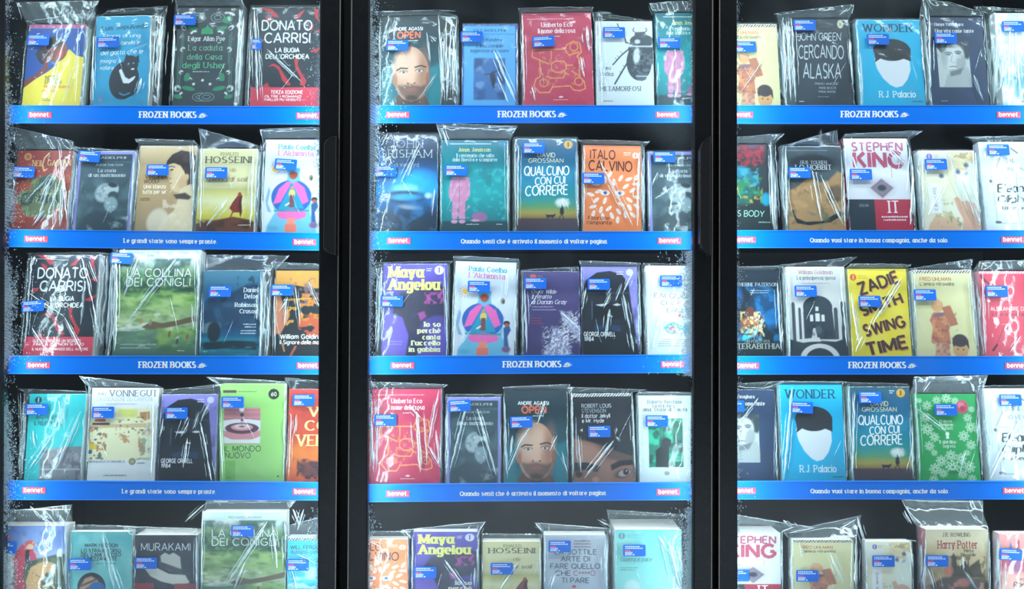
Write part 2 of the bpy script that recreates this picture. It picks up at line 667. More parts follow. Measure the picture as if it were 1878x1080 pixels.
    def mesh(s, name):
        ny, nx = s.X.shape
        u = (s.X - s.xl) / (s.xr - s.xl) - .5
        z = (s.yb - s.Y) / (s.yb - s.yt)
        V = np.stack([u, np.zeros_like(u), z], -1).reshape(-1, 3)
        i = np.arange(nx * ny).reshape(ny, nx)
        F = np.stack([i[1:, :-1], i[1:, 1:], i[:-1, 1:], i[:-1, :-1]], -1).reshape(-1, 4).tolist()
        C = s.img.reshape(-1, 3)
        b = len(V)
        V = V.tolist() + s.tV
        C = np.concatenate([C, np.array(s.tC)]) if s.tC else C
        F += [tuple(q + b for q in f) for f in s.tF]
        return V, F, C


def burst_geo(cx, cy, R):
    """the little open fan of rays after the title"""
    V, F = [], []
    for k, a in enumerate((12, 32, 52, 72, 90, 112, 136, 160)):
        t = math.radians(a)
        L = R * (1.15, 1.0, .92, .85, .8, .75, .7, .7)[k]
        d = np.array((math.cos(t), -math.sin(t)))
        n = np.array((-d[1], d[0]))
        b = np.array((cx, cy))
        i = len(V)
        V += [b - n * .35, b + d * L * .6 - n * R * .075, b + d * L, b + d * L * .6 + n * R * .075, b + n * .35]
        F.append((i, i + 1, i + 2, i + 3, i + 4))
    i = len(V)
    V += [np.array((cx - R * .8, cy)), np.array((cx + R * .6, cy)), np.array((cx + R * .2, cy + R * .18)), np.array((cx - R * .5, cy + R * .18))]
    F.append((i, i + 1, i + 2, i + 3))
    return V, F
# ---------------------------------------------------------------- the covers
CV = {}


def cover(k, *a, **kw):
    CV[k] = Art(*a, **kw)
    return CV[k]


# --- top row
c = cover('yellow_robe', 47, 152, 45, 203, '1f4fa0', 'e8dd7a')
c.p('40,165 62,152 88,135 104,122 100,112 112,108 124,92 138,104 155,108 155,210 40,210', 'ecd94c')
c.e(99, 95, 22, 22, '8a4a3c', 20).e(85, 98, 15, 14, '7a3f3a').e(96, 78, 14, 10, '23242c', 15).p('78,74 106,72 96,88 82,94', '23242c')
c.e(108, 101, 6, 5, 'c44a48', sf=3).e(78, 106, 11, 17, '1f1f27', -35).p('62,100 78,92 88,112 74,120', '2a2730', a=.9)
c.p('46,152 62,142 76,130 84,112 92,118 88,132 70,146 46,166', '7d3e3a').e(84, 110, 6, 9, '6f3634', 25).e(95, 121, 8, 6, '1f4fa0')
c.r(46, 45, 154, 52, 'd27ba0').hatch(45, 51, 'a13a63', step=3.2)
c.t('NORA', 85, 108, 149, 7, '3a3526', 'sans').t('EPHRON', 85, 115, 157, 7, '3a3526', 'sans')
c.t('Non mi ricordo', 84, 132, 165, 5.5, 'd0573a').t('niente', 82, 106, 173, 5.5, 'd0573a').lines(82, 100, 186, 2, 3, 1.6, '6a6030')

c = cover('black_cat', 173, 274, 29, 203, '22a0cf', 'a8d8e8')
c.g((29, '35a4cc'), (100, '2aa2d0'), (203, '2e9cc6')).n('1787b4', 26, .5, .75, 4, .6)
c.e(229, 152, 27, 36, '26313d', 8).e(240, 122, 14, 17, '27323e').p('227,118 231,102 243,112', '27323e', .5).p('245,112 254,103 256,120', '27323e', .5).e(236, 121, 1.5, 1.2, '8fc4d8').e(245, 120, 1.5, 1.2, '8fc4d8')
c.l('214,178 232,184 246,178 252,170', 5, '1f2a36').l('222,176 230,180 240,176', 2, '3f95c0')
c.p('219,133 223,130 228,140 231,146 238,150 247,145 250,145 246,152 238,158 228,157 224,147', 'dde9ee').e(244, 131, 3, 1.6, 'e2ecef')
c.t('Luis Sepulveda', 183, 268, 56, 8, '223747', 'hand', -2).t('Storia di una', 186, 256, 70, 6, 'dff3f9', 'hand').t('gabbanella e', 206, 254, 84, 7, 'dff3f9', 'hand')
c.t('del gatto che le', 184, 262, 103, 8, 'e8f7fb', 'hand', -1).t("insegno' a", 184, 222, 118, 7, 'dff3f9', 'hand').t('volare', 184, 210, 131, 7, 'dff3f9', 'hand').e(187, 187, 3, 2.5, 'c46a82')

c = cover('green_scrolls', 321, 434, 14, 203, '2a3a42', '51717c')
c.n('33474f', 30, .4, .7, 5, .8)
for sx, sy in ((1, 0), (-1, 0)):
    f = lambda x: 377 + sx * (x - 377)
    for (x, y, rx, ry) in ((395, 33, 13, 9), (395, 33, 7, 5), (371, 182, 14, 8), (371, 182, 8, 4)):
        c.e(f(x), y, rx, ry, '7d979c').e(f(x), y, rx - 1.3, ry - 1.3, '2b3c44')
    for (x, y, rx, ry, r) in ((337, 26, 10, 3.4, -12), (333, 52, 6, 4, 40), (352, 61, 6, 3, -20), (334, 93, 4, 5, 30), (334, 136, 4, 4, 0), (329, 166, 6, 6, 0), (336, 177, 3, 5, 20), (350, 148, 5, 2.6, 20)):
        c.e(f(x), y, rx, ry, 'cfdadb', r * sx).e(f(x + 1.5), y + 1.5, rx * .62, ry * .55, '2b3c44', r * sx)
    for (x, y, rx, ry) in ((350, 53, 10, 4), (345, 145, 5, 8), (349, 166, 12, 4), (331, 181, 8, 4), (341, 37, 10, 6)):
        c.e(f(x), y, rx, ry, '2e8a61', 12 * sx)
    c.l('%g,60 %g,170' % (f(332), f(332)), 1, '6f898c').l('%g,66 %g,120' % (f(335), f(335)), .8, '3d8f6a')
    c.l('%g,110 %g,172' % (f(328), f(328)), 1.6, '2e7f5c')
c.p('366,64 367,54 372,58 377,46 382,58 387,54 388,64', '2f9f6b').e(377, 57, 9, 6, '2c9564')
for x, y in ((358, 158), (374, 151), (388, 158)):
    c.e(x, y, 2.4, 2.4, 'dbe6e6')
c.t('Edgar Allan Poe', 342, 411, 77, 8, 'd5dee0', 'serif').t('La caduta', 343, 408, 95, 9.5, '6fa08f', 'serif').t('della Casa', 343, 408, 112, 9.5, '5cab8b', 'serif').t('degli Usher', 335, 415, 128, 10, '4fb083', 'serif')
c.lines(355, 392, 136, 1, 4, 2, 'aebdc0')

c = cover('red_petals', 463, 590, 12, 203, '1b2530', '8e2b3a')
c.n('24303a', 40, .45, .7, 6, .7)
RED = 'b5303c'
for q in ('470,14 492,16 504,26 508,33 498,32 488,22', '482,30 492,34 496,44 486,38', '548,22 556,18 546,34 536,34', '572,16 582,18 580,32 586,44 576,34', '564,50 574,46 570,58', '492,126 502,120 512,124 522,140 536,160 530,162 520,152 512,132 503,125',
          '540,112 548,110 546,122 554,138 564,152 560,164 552,158 553,146 543,130', '570,96 590,88 580,100 568,98', '468,78 484,74 478,82 468,84', '576,60 590,52 588,64', '482,164 492,156 498,166'):
    c.p(q, RED)
c.t('DONATO', 477, 571, 57, 18, 'd3dde2', 'sans').t('CARRISI', 483, 568, 81, 18, 'd3dde2', 'sans')
c.t('LA BUGIA', 504, 549, 99, 8, 'dbe4e8', 'bold').t("DELL'ORCHIDEA", 487, 567, 111, 8, 'dbe4e8', 'bold').lines(520, 534, 124, 1, 3, 1.2, '8fa0a8')

c = cover('bald_face', 699, 807, 30, 203, '123a46', '16424e')
c.g((30, '26343c'), (90, '143c48'), (203, '0e6a78')).p('692,140 716,130 720,205 692,205', '0f7a86', 8).p('788,130 812,120 812,205 784,205', '117885', 8)
c.p('718,205 728,180 778,180 790,205', '5a443a', 2)
c.e(754, 141, 32, 52, 'c79a80').e(724, 150, 5, 12, 'a8735c').e(784, 150, 4, 12, '8a5a48').e(746, 122, 22, 30, 'd9b49c', sf=14).e(776, 140, 9, 38, '9c6a54', 4, 12, .8)
c.p('726,160 734,178 746,190 764,190 778,176 784,158 772,164 754,160 738,162', '3a2b28', 6, .75).e(754, 188, 12, 8, '2a2020', sf=5, a=.7)
c.e(740, 136, 8, 3, '4a3830', a=.7).e(769, 134, 8, 3, '4a3830', a=.7).e(740, 137, 6, 2.4, 'c9c4be').e(769, 135, 6, 2.4, 'c9c4be').e(740, 137, 2.3, 2.3, '3f4a50').e(769, 135, 2.3, 2.3, '3f4a50')
c.l('728,133 735,129 747,130', 2.6, '2e2320').l('761,128 772,125 781,128', 2.6, '2e2320').p('750,140 757,140 761,158 747,158', 'd8b096', 3, .8).e(748, 158, 2, 1.4, '5f3a30').e(760, 158, 2, 1.4, '5f3a30')
c.e(754, 170, 11, 3, '9c5a56').l('744,170 764,170', .8, '5c302c')
c.t('ANDRE AGASSI', 722, 776, 57, 6, 'dfe7ea', 'bold').t('OPEN', 728, 772, 72, 12, 'e0704e', 'heavy').lines(748, 768, 78, 1, 3, 2, 'c5d3d8')

c = cover('pale_blue', 848, 948, 45, 203, '1d57b8', '1d57b8')
c.r(850.5, 47.5, 945, 205, '5aaeea').r(850.5, 62.8, 945, 63.8, '3a86c8')
c.r(869, 109.5, 926.5, 188, '3a6fae', 1.2).n('6f9ad0', 16, .5, .68, 8, .9, (869, 109, 926, 188)).n('274a80', 20, .52, .7, 9, .8, (869, 109, 926, 188))
c.p('898,140 906,132 910,150 905,168 900,152', '27324c', 1.5).l('890,140 900,139 912,134 918,128', 2, '2b3350')
c.t('GLI ADELPHI', 868, 928, 58.5, 4.2, '2d5f94', 'serif').t('Milan Kundera', 870, 921, 77, 5.5, '2b5485', 'ital').t("L'insostenibile", 873, 923, 89, 6, '2b5485', 'ital').t("leggerezza dell'essere", 862, 933, 98, 6, '2b5485', 'ital')

c = cover('red_maze', 958, 1087, 24, 203, 'c43c5c', 'd87a92')
c.n('b83354', 30, .45, .7, 11, .6).n('cf5573', 18, .55, .75, 12, .4)
Y_ = 'e8a556'
for q in ('977,94 1036,94 1040,86 1052,79 1064,83 1067,100 1058,108 1062,112 1062,148 1070,156 1072,170 1062,174 1050,172 1044,164 1012,166 1006,176 988,176 978,164 982,150 990,146 990,114 976,108 977,94',
          '1011,122 1018,117 1032,117 1038,122 1038,132 1030,138 1018,138 1011,132 1011,122', '1003,146 1010,149 1032,149 1036,141', '1038,125 1050,125', '1033,137 1042,143', '990,114 1006,122', '1048,136 1062,146', '1012,166 1012,164', '1011,94 1011,112', '1036,94 1044,106 1062,100'):
    c.l(q, 1.7, Y_)
for x, y, r in ((1053, 90, 8), (996, 158, 8), (1060, 156, 8)):
    c.e(x, y, r, r, Y_, a=.9).e(x, y, r - 1.5, r - 1.5, 'bd3a58')
c.n('d98a5c', 5, .62, .68, 14, .5, (985, 98, 1062, 166))
c.lines(968, 1070, 36, 1, 3, 1.4, 'e9b6c4').t('Umberto Eco', 993, 1052, 50.5, 8, 'f2dfe4', 'dido').t('Il nome della rosa', 987, 1057, 62.5, 8, 'f2dfe4', 'dido').lines(1016, 1031, 70, 1, 3, 1.6, 'efcdd6').lines(1013, 1041, 191, 1, 3, 1.6, 'e9b6c4').e(1027, 185, 4, 1.6, 'f0d8de')

c = cover('stag_beetle', 1093, 1198, 39, 203, 'd3dfe6', 'dfe8ee')
DK = '3c4650'
c.e(1172, 118, 23, 34, DK).p('1153,88 1200,88 1200,120 1153,120', DK, 2).e(1178, 77, 22, 13, '434e58').r(1155, 86, 1198, 88.5, 'b9c6cd')
c.e(1168, 105, 6, 15, 'c9d5da', 5, 3).e(1170, 78, 5, 4, 'c0ccd2', sf=2).l('1176,90 1176,148', 1.4, '20282f').n('6a7680', 6, .5, .62, 15, .7, (1158, 90, 1198, 140))
c.p('1165,140 1188,138 1184,150 1176,153 1168,150', '59646d', 1).r(1166, 143, 1190, 144.5, 'c2ced4', 1)
c.p('1164,70 1166,60 1184,59 1188,70', '4a545e', 1).l('1166,60 1162,57 1164,52', 1.8, DK).l('1184,60 1188,57 1186,52', 1.8, DK)
c.l('1158,82 1149,80 1147,70', 3, DK).l('1154,92 1140,104 1124,122', 2.6, DK).l('1152,116 1141,134 1127,158', 3, DK).l('1137,55 1134,44', 2.2, DK)
for x, y in ((1142, 100), (1136, 108), (1146, 126), (1140, 138), (1132, 112)):
    c.l('%g,%g %g,%g' % (x, y, x - 4, y - 3), 1, DK)
c.t('Franz', 1100, 1121, 131, 6, '5b6872', 'serif').t('Kafka', 1100, 1125, 143, 7, '5b6872', 'serif').t('La', 1099, 1106, 160, 7.5, '4f5c66', 'serif').t('METAMORFOSI', 1099, 1175, 171, 8, '4f5c66', 'serif').lines(1105, 1130, 191, 1, 3, 2, '7a8790')

c = cover('coarse_script', 1453, 1559, 35, 203, '27343f', '30424e')
c.n('30404c', 24, .4, .7, 16, .8)
c.e(1545.5, 45, 5.5, 8, 'c9cfb0').l('1543,42 1548,48', .9, '4a5548').l('1548,42 1543,48', .9, '4a5548')
c.lines(1494, 1534, 51, 1, 3, 1.8, '6f4a58').t('JOHN GREEN', 1466, 1546, 76, 14, 'b4c3cb', 'hand').t('CERCANDO', 1465, 1549, 110, 24, 'b9c8cf', 'hand').t('ALASKA', 1471, 1541, 148, 27, 'b9c8cf', 'hand')
for y, x0, x1, tt in ((160, 1492, 1535, 'PRIMO AMICIZIE'), (168, 1499, 1531, 'PRIME BEVUTE'), (175, 1498, 1529, 'PRIMI AMORI')):
    c.t(tt, x0, x1, y, 4, 'a3b4bc', 'hand')
c.lines(1496, 1522, 183, 1, 3, 1.8, '7d909a').lines(1462, 1472, 192, 1, 3, 2, 'b3c2c9')

c = cover('turquoise_boy', 1577, 1692, 36, 203, '12b0dc', '8bd8ea')
c.p('1640,100 1700,190 1700,206 1660,206', '2fa6cc', 10, .6)
c.p('1604,112 1612,104 1640,96 1668,106 1669,132 1662,150 1652,162 1640,165 1630,160 1618,148 1608,130', 'd9e2ea', 1.2)
c.e(1637, 94, 34, 21, '2a3038').p('1603,92 1606,110 1604,118 1616,110 1636,108 1644,96 1656,110 1671,116 1672,90', '2a3038', 1)
c.t('WONDER', 1585, 1680, 59, 14, '1f4560', 'serif').t('R.J. Palacio', 1607, 1675, 183, 11, 'e3f4f8', 'serif').lines(1668, 1689, 192, 1, 3, 2.4, '1c6f8a')

c = cover('navy_portrait', 1703, 1808, 32, 203, '2b3d5a', 'cfdbe2')
c.n('32466a', 30, .4, .7, 18, .6)
c.r(1720, 77.5, 1778.5, 164, 'b9c3c4')
c.p('1720,77 1779,77 1779,100 1770,112 1760,92 1740,84 1734,96 1728,100 1720,90', '3c464e', 1).n('59646a', 8, .5, .65, 19, .8, (1720, 78, 1779, 112)).e(1750, 108, 19, 25, 'c6cfcf', 12, 3).e(1762, 120, 9, 18, '848e92', 10, 5, .7)
c.e(1740, 102, 5, 2.6, '7c868a', 0, 2).e(1759, 100, 5, 2.6, '7c868a', 0, 2).l('1733,100 1741,98 1747,100', 1.7, '4b555c').l('1753,98 1759,96 1765,98', 1.7, '4b555c').l('1737,103 1744,103', 1.2, '3c464e').l('1755,101 1762,101', 1.2, '3c464e').l('1748,102 1744,116 1750,119', 1.4, '98a2a6').l('1741,126 1747,125 1753,126', 1.7, '6a6668').e(1748, 134, 8, 3, '9aa4a6', sf=3).e(1733, 104, 6, 22, '8a9498', 0, 5, .6)
c.p('1728,164 1736,140 1750,138 1774,126 1779,140 1779,164', 'a2acae', 2).p('1740,136 1766,128 1760,140 1742,144', '5d676c', 3, .8).e(1775, 102, 4, 10, '3c464e', sf=2)
c.t('Hanya Yanagihara', 1719, 1773, 48, 5.5, 'd6dfe6', 'serif').t('Una vita come tante', 1719, 1791, 61, 6.5, 'dde5ea', 'serif').lines(1720, 1738, 191, 1, 3, 2, '7e90a4')

c = cover('pale_teal_letters', 1832, 1940, 24, 203, 'cfe4ea', 'e8f3f6')
c.g((24, 'b9d2da'), (70, 'dff0f4'), (120, '9fc4d0'), (150, '5fa4b8'), (203, 'a9cfda')).n('f0fafc', 22, .5, .7, 21, .8)
c.t('CHIAMA', 1838, 1930, 86, 13, 'f4fbfd', 'light').t('CON IL', 1838, 1912, 106, 13, 'f4fbfd', 'light').t('HANNO', 1845, 1930, 124, 12, 'f4fbfd', 'light').t('GHIACCIO', 1858, 1935, 146, 12, 'f4fbfd', 'light').e(1876, 178, 7, 10, '4a3a48', sf=4).lines(1866, 1890, 192, 1, 3, 3, '5b6f78')

# --- second row
c = cover('russet_emblem', 26, 128, 276, 436, '8c3a34', 'b46a5a')
c.n('a3483c', 16, .5, .7, 22, .7)
c.p('52,345 62,330 92,322 112,338 120,352 112,388 96,408 70,404 44,400 32,376 36,358', '5d6a4e', 3).p('70,330 90,322 96,344 80,362 66,352', '2e4648', 4, .8).n('8f9a72', 12, .5, .65, 23, .7, (36, 330, 118, 404))
for (x, y, r) in ((104, 318, 9), (30, 390, 14), (110, 398, 12), (40, 405, 10), (46, 345, 10), (118, 330, 8)):
    c.e(x, y, r, r, 'b5654a', a=.8).e(x, y, r - 2, r - 2, '8f3e36').e(x, y, r - 4.5, r - 4.5, 'b5654a', a=.8).e(x, y, max(r - 6.5, .5), max(r - 6.5, .5), '8f3e36')
c.e(50, 370, 12, 12, '2a4044').e(50, 370, 9, 9, '5a6a54').l('40,384 72,350', 2, '2a4044').l('84,281 76,290 73,303 77,316 82,312', 2.2, 'd9b27a')
c.e(45, 288, 7, 7, 'c08a58').e(45, 288, 4, 4, 'a8603e')
c.t('NEIL', 54, 74, 306, 10, 'd3ab74', 'serif').t('GAIMAN', 82, 126, 305, 10, 'dbb57e', 'serif').t('STARDUST', 55, 116, 376, 12, '2a4246', 'bold')

c = cover('slate_embrace', 139, 243, 277, 436, '8d8fd0', '8d8fd0')
c.r(144, 283.5, 238, 440, '3a525d')
c.n('55707a', 26, .45, .7, 24, .8, (144, 283, 238, 440)).r(144, 283.5, 238, 296, '2b3d47', 2, .8)
c.n('2f444e', 14, .5, .7, 202, .6, (150, 330, 232, 404)).e(190, 358, 15, 18, '9fb2b8', 20, 4).n('c4d2d6', 7, .5, .66, 203, .7, (180, 344, 202, 374)).n('6a808a', 5, .56, .66, 204, .7, (176, 342, 204, 376)).e(206, 352, 11, 13, 'a9bcc2', 10, 3).e(208, 364, 10, 9, '35474f', 0, 3).e(206, 343, 9, 5, '26363e', 10, 2).e(205, 380, 12, 14, '87a0a8', 0, 4).n('dfe9ec', 5, .6, .7, 25, .6, (196, 372, 218, 398))
c.p('150,408 178,392 200,398 218,410 234,404 238,440 144,440', '2d424c', 5).n('a8c0c6', 14, .55, .75, 26, .6, (146, 404, 238, 440))
c.t('GLI ADELPHI', 158, 227, 292, 4, 'b3c2c8', 'serif').t('Andrew Sean Greer', 171, 222, 306, 4.5, 'a9bac0', 'serif').t('La storia', 176, 210, 318, 6, 'b5c4ca', 'serif').t('di un matrimonio', 159, 228, 327, 6, 'c3d0d5', 'serif')

c = cover('profile_portrait', 252, 356, 267, 436, 'c0a67a', 'd8ccb0')
c.g((267, 'c7b084'), (360, 'bd9f72'), (436, '9c8a68')).n('cbb58c', 30, .45, .75, 27, .5)
c.hatch(267, 271, 'b5a47e', 'ddd2b4', 3)
c.p('300,309 303,296 312,284 328,276 344,279 356,287 356,338 348,344 338,344 334,326 322,306 308,304', '3a302c', 1.5).e(347, 326, 13, 17, '332a28', sf=2).n('5a4a40', 6, .55, .7, 201, .5, (304, 278, 356, 300), sx=2)
c.p('306,304 316,301 328,306 336,318 341,334 342,348 334,356 324,358 316,354 312,349 313,344 309,341 310,337 309,334 303,329 306,318', 'dcc49a', 1.2).e(334, 338, 9, 14, 'c9a87c', 10, 6, .7).l('307,309 312,307 318,309', 1.8, '5a4638').p('308,314 313,312 317,314 312,316', '4a382e', .8).l('310,341 314,340', 1.6, '8a5040').l('309,331 313,331', 1.2, '9a7454').e(341, 328, 4, 6, 'd0b48c', sf=1.5)
c.p('324,356 340,346 350,352 352,372 330,374', 'd6bc90', 2)
c.p('330,352 348,342 356,350 356,436 290,436 300,414 322,392 328,370', 'e3d3ae', 3).p('318,362 340,358 352,366 348,372 324,370', '4a3a34', 3).n('f0e6c8', 8, .5, .7, 28, .6, (300, 372, 356, 436)).e(292, 412, 18, 24, 'e6dcc2', 20, 6, .8)
c.t('VIRGINIA', 264, 306, 331, 7, '6a4a38', 'sans').t('WOOLF', 263, 292, 340, 7, '6a4a38', 'sans').t('Una stanza', 263, 304, 350, 7, 'f5eedb', 'bold').t("tutta per se'", 262, 306, 360, 7, 'f5eedb', 'bold').lines(259, 280, 370, 2, 3, 1.8, '7a6448')

c = cover('golden_field', 363, 469, 273, 436, 'd6d3a0', 'e6e4c4')
c.g((273, 'd3cf9a'), (340, 'd2d0a4'), (352, 'b9b478'), (358, 'c9c678'), (375, 'e0dfb4'), (400, 'd2c84e'), (414, 'b8a63c'), (436, '7a5a2c')).n('c9bf5c', 20, .5, .8, 29, .4, (363, 352, 470, 416))
c.p('360,418 400,410 430,404 452,408 470,414 470,440 360,440', '6a3a28', 2).n('3c2420', 12, .45, .65, 30, .8, (363, 410, 470, 440))
c.p('436,364 441,358 445,364 444,376 446,394 444,406 441,396 430,396 426,406 424,405 428,394 422,388 428,376', '7e2c24', 1).p('441,359 445,364 444,376 446,396 443,404 438,382', '4a1e1e', 1.2).e(440, 361, 3.4, 4, 'a03a2a')
c.t('KHALED', 400, 434, 286, 6, '7f7c58', 'serif').t('HOSSEINI', 372, 460, 300, 11.5, '5e5f52', 'serif').t('Mille', 418, 432, 318, 7, 'b89a70', 'ital').t('splendidi soli', 376, 454, 336, 8, '9a7d5a', 'ital').lines(440, 468, 421, 1, 3, 2, 'd8d0b0')

c = cover('triangle_figure', 833, 945, 480, 662, 'cfdae4', 'b8c6d2')
c.p('868,566 890,552 910,566 925,585 922,622 936,650 936,664 840,664 842,648 856,622 848,588', '6cb4d2', 3).e(886, 592, 38, 33, '2f62b0')
c.p('884,563 896,563 910,574 919,600 908,606', 'e569b4', 1.5).p('886,563 876,563 862,576 852,606 866,602', 'e569b4', 1.5).p('887,564 911,614 861,617', '2394ba', 1).e(888, 626, 28, 10, 'e06bb0').p('854,617 920,617 920,620 854,620', '4a8a94', 1)
c.p('876,560 878,542 899,542 901,560 888,565', '66b2d2', 2).e(888, 549, 8, 9, 'a8503f').p('875,536 901,536 900,546 888,541 877,546', '5aa8cc', 2)
c.e(887, 586, 6, 9, 'd8c06a').p('883,588 891,588 892,612 882,612', '7a4a52', 1).e(887, 575, 3, 4, 'c98a64').l('876,608 882,604', 3, 'e6dcae')
c.e(852, 538, 5.5, 5.5, 'e8b94a')
for k in range(12):
    a = k * math.pi / 6
    c.l('%g,%g %g,%g' % (852 + 7 * math.cos(a), 538 + 7 * math.sin(a), 852 + 12 * math.cos(a), 538 + 12 * math.sin(a)), 1, 'b58a3c')
c.p('842,572 846,580 842,604 850,622 842,620 837,600', '8aa8cc', 1.5).e(922, 555, 4, 6, '8a8474').e(923, 556, 2, 3, '3a4048').p('924,606 934,598 938,610 932,622 936,648 926,640', '2a5a92', 2).e(930, 597, 6, 5, '3a3038').e(930, 600, 4, 3.4, 'b05a4a')
c.r(880, 632, 894, 664, 'e88a74', 1).p('876,664 876,644 898,644 898,664', 'e27a68', 2).e(854, 652, 10, 5, '4fa2c4', sf=3, a=.7).e(930, 646, 8, 6, '7a5a84', sf=3)
c.t('Paulo Coelho', 856, 928, 498, 9, '3f9ab4', 'dido', 2).t("L'Alchimista", 856, 926, 510.5, 9.5, 'cc7ba4', 'dido', 2)

c = cover('blue_mist', 690, 803, 245, 436, '1c2c40', '2a3c50')
c.g((245, '303c4c'), (290, '24364c'), (330, '155a9a'), (355, '2496d2'), (368, '1a5f9a'), (400, '16324c'), (436, '1c2838')).e(762, 340, 36, 22, '1f9fe0', sf=22).e(745, 352, 22, 8, '7fd0f0', sf=9).e(742, 366, 38, 12, '27303c', 0, 5, .9).e(744, 367, 26, 6, '3c9ad0', sf=5)
c.e(786, 364, 6, 5, 'a8d0ec', sf=5).e(752, 386, 18, 4, '8f98a0', 6, 4, .8).n('2c7ab4', 22, .5, .7, 31, .5, (690, 320, 803, 430)).e(700, 300, 4, 34, '1f6fb8', -12, 5, .8).e(702, 360, 14, 40, '1b70b4', 20, 14, .5)
c.t('JOHN', 714, 776, 272, 15, '8b97a4', 'thin').t('GRISHAM', 693, 793, 291, 14.5, '9fb2c2', 'thin').t('La vedova', 717, 768, 309, 8, '8fa4b6', 'thin')

c = cover('pink_pyjamas', 808, 932, 257, 436, '12808c', '0f6f7c')
c.g((257, '0e6570'), (300, '128894'), (360, '14a0a6'), (410, '127a84'), (436, '1a4450')).n('2bc2c0', 7, .55, .68, 32, .55, (868, 312, 930, 412)).n('0c6a74', 28, .5, .7, 33, .5).r(808, 412, 932, 440, '24404c', 4, .9)
PK = 'c98aae'
c.p('830,328 858,328 862,340 861,364 858,372 854,374 853,398 854,408 842,408 840,376 839,408 830,408 830,376 824,368 823,356 826,338', PK, 1.2).l('843,330 842,405', 1.2, '9c6486').l('831,340 829,366', 1.2, 'a87098').l('857,340 858,368', 1.2, 'a87098').n('e0aac8', 7, .5, .68, 34, .5, (826, 330, 862, 406))
c.e(834, 413, 6, 3.5, 'cf98b6').e(848, 413, 6, 3.5, 'cf98b6').e(880, 404, 14, 9, '9a6a98', 8, 2).e(872, 411, 8, 2, 'cfa0bc')
c.lines(824, 920, 265, 1, 3, 1.5, 'cfe6e6').t('Jonas Jonasson', 840, 900, 279, 7, 'd8d88a', 'serif').t('Il centenario che salto', 836, 906, 290, 6.5, 'cfe9e9', 'serif').t('dalla finestra e scomparve', 829, 912, 298, 6.5, 'cfe9e9', 'serif').lines(856, 884, 419, 1, 3, 1.8, 'c0d4d8').lines(910, 926, 419, 1, 3, 1.8, 'c0d4d8')

c = cover('sunset_walker', 948, 1059, 253, 436, '1b6c88', '8fd0c4')
c.g((253, '27505c'), (285, '1b5f86'), (330, '0f7ea2'), (365, '0f8f98'), (385, '5a9a6c'), (398, 'a89a4c'), (406, '8a7444'), (409, '4c3c46'), (436, '3c3a4a')).n('2a96b4', 22, .5, .7, 35, .4, (948, 300, 1060, 385))
c.e(1031, 378, 12, 8, 'd5e6e2', sf=5).n('f0f6f0', 3, .5, .6, 36, .8, (1020, 371, 1042, 386)).l('1031,384 1030,392', 2, '232830').p('1027,388 1033,386 1034,398 1030,402 1026,398', '20262e').l('1029,400 1024,410', 1.6, '20262e').l('1031,400 1034,411', 1.6, '20262e').l('1030,382 1031,392', 1, '20262e')
c.p('1002,401 1014,401 1019,398 1017,404 1014,406 1013,411 1012,406 1004,406 1003,411 1002,406 1000,398', '20262e', .6)
c.e(1043, 266, 8, 8, 'c9a03c').r(1041.5, 261, 1044.5, 271, '6a5220').lines(1022, 1032, 263, 2, 4, 2.2, 'b9ccd2')
c.t('DAVID', 986, 1019, 290.5, 8.5, 'd9d7b0', 'sans').t('GROSSMAN', 969, 1034, 301, 8, 'd0cfae', 'sans').t('QUALCUNO', 961, 1045, 326, 17, 'e9f5f5', 'brush', -1).t('CON CUI', 981, 1038, 344, 14, 'e9f5f5', 'brush', -3).t('CORRERE', 963, 1042, 365, 18, 'e9f5f5', 'brush', -2)

c = cover('orange_leaves', 1070, 1176, 265, 436, 'e8844e', 'd98a70')
c.n('ee9560', 30, .4, .7, 37, .5)
LW = 'efe6e0'
rr = random.Random(4)
for k in range(40):
    a = k * 2.39996
    R = 13 + 3.1 * math.sqrt(k) * 2.1
    x, y = 1124 + R * math.cos(a) * 1.02, 360 + R * math.sin(a) * 1.02
    if 318 < y < 412 and 1080 < x < 1168:
        c.e(x, y, 6.8, 3.0, LW, math.degrees(a) + rr.uniform(-35, 35)).e(x, y, 3.6, .7, 'd8b0a0', math.degrees(a))
for x in (1110, 1137):
    c.e(x, 358, 8.5, 5, LW).e(x, 358, 3.6, 3.6, '4a78b4').e(x, 358, 1.5, 1.5, '20304c')
c.e(1166, 284, 6, 6, 'f3ded2').r(1165, 280, 1167, 288, 'c98a6a').lines(1144, 1160, 280, 2, 4, 2.2, 'f5d9c4')
c.t('ITALO', 1082, 1129, 291, 17, '5a2c26', 'sans', 1).t('CALVINO', 1079, 1160, 314, 19, '5a2c26', 'sans', 1).t('Il barone', 1078, 1118, 410, 7, '7a3c2c', 'hand').t('rampante', 1076, 1122, 419, 7, '7a3c2c', 'hand')

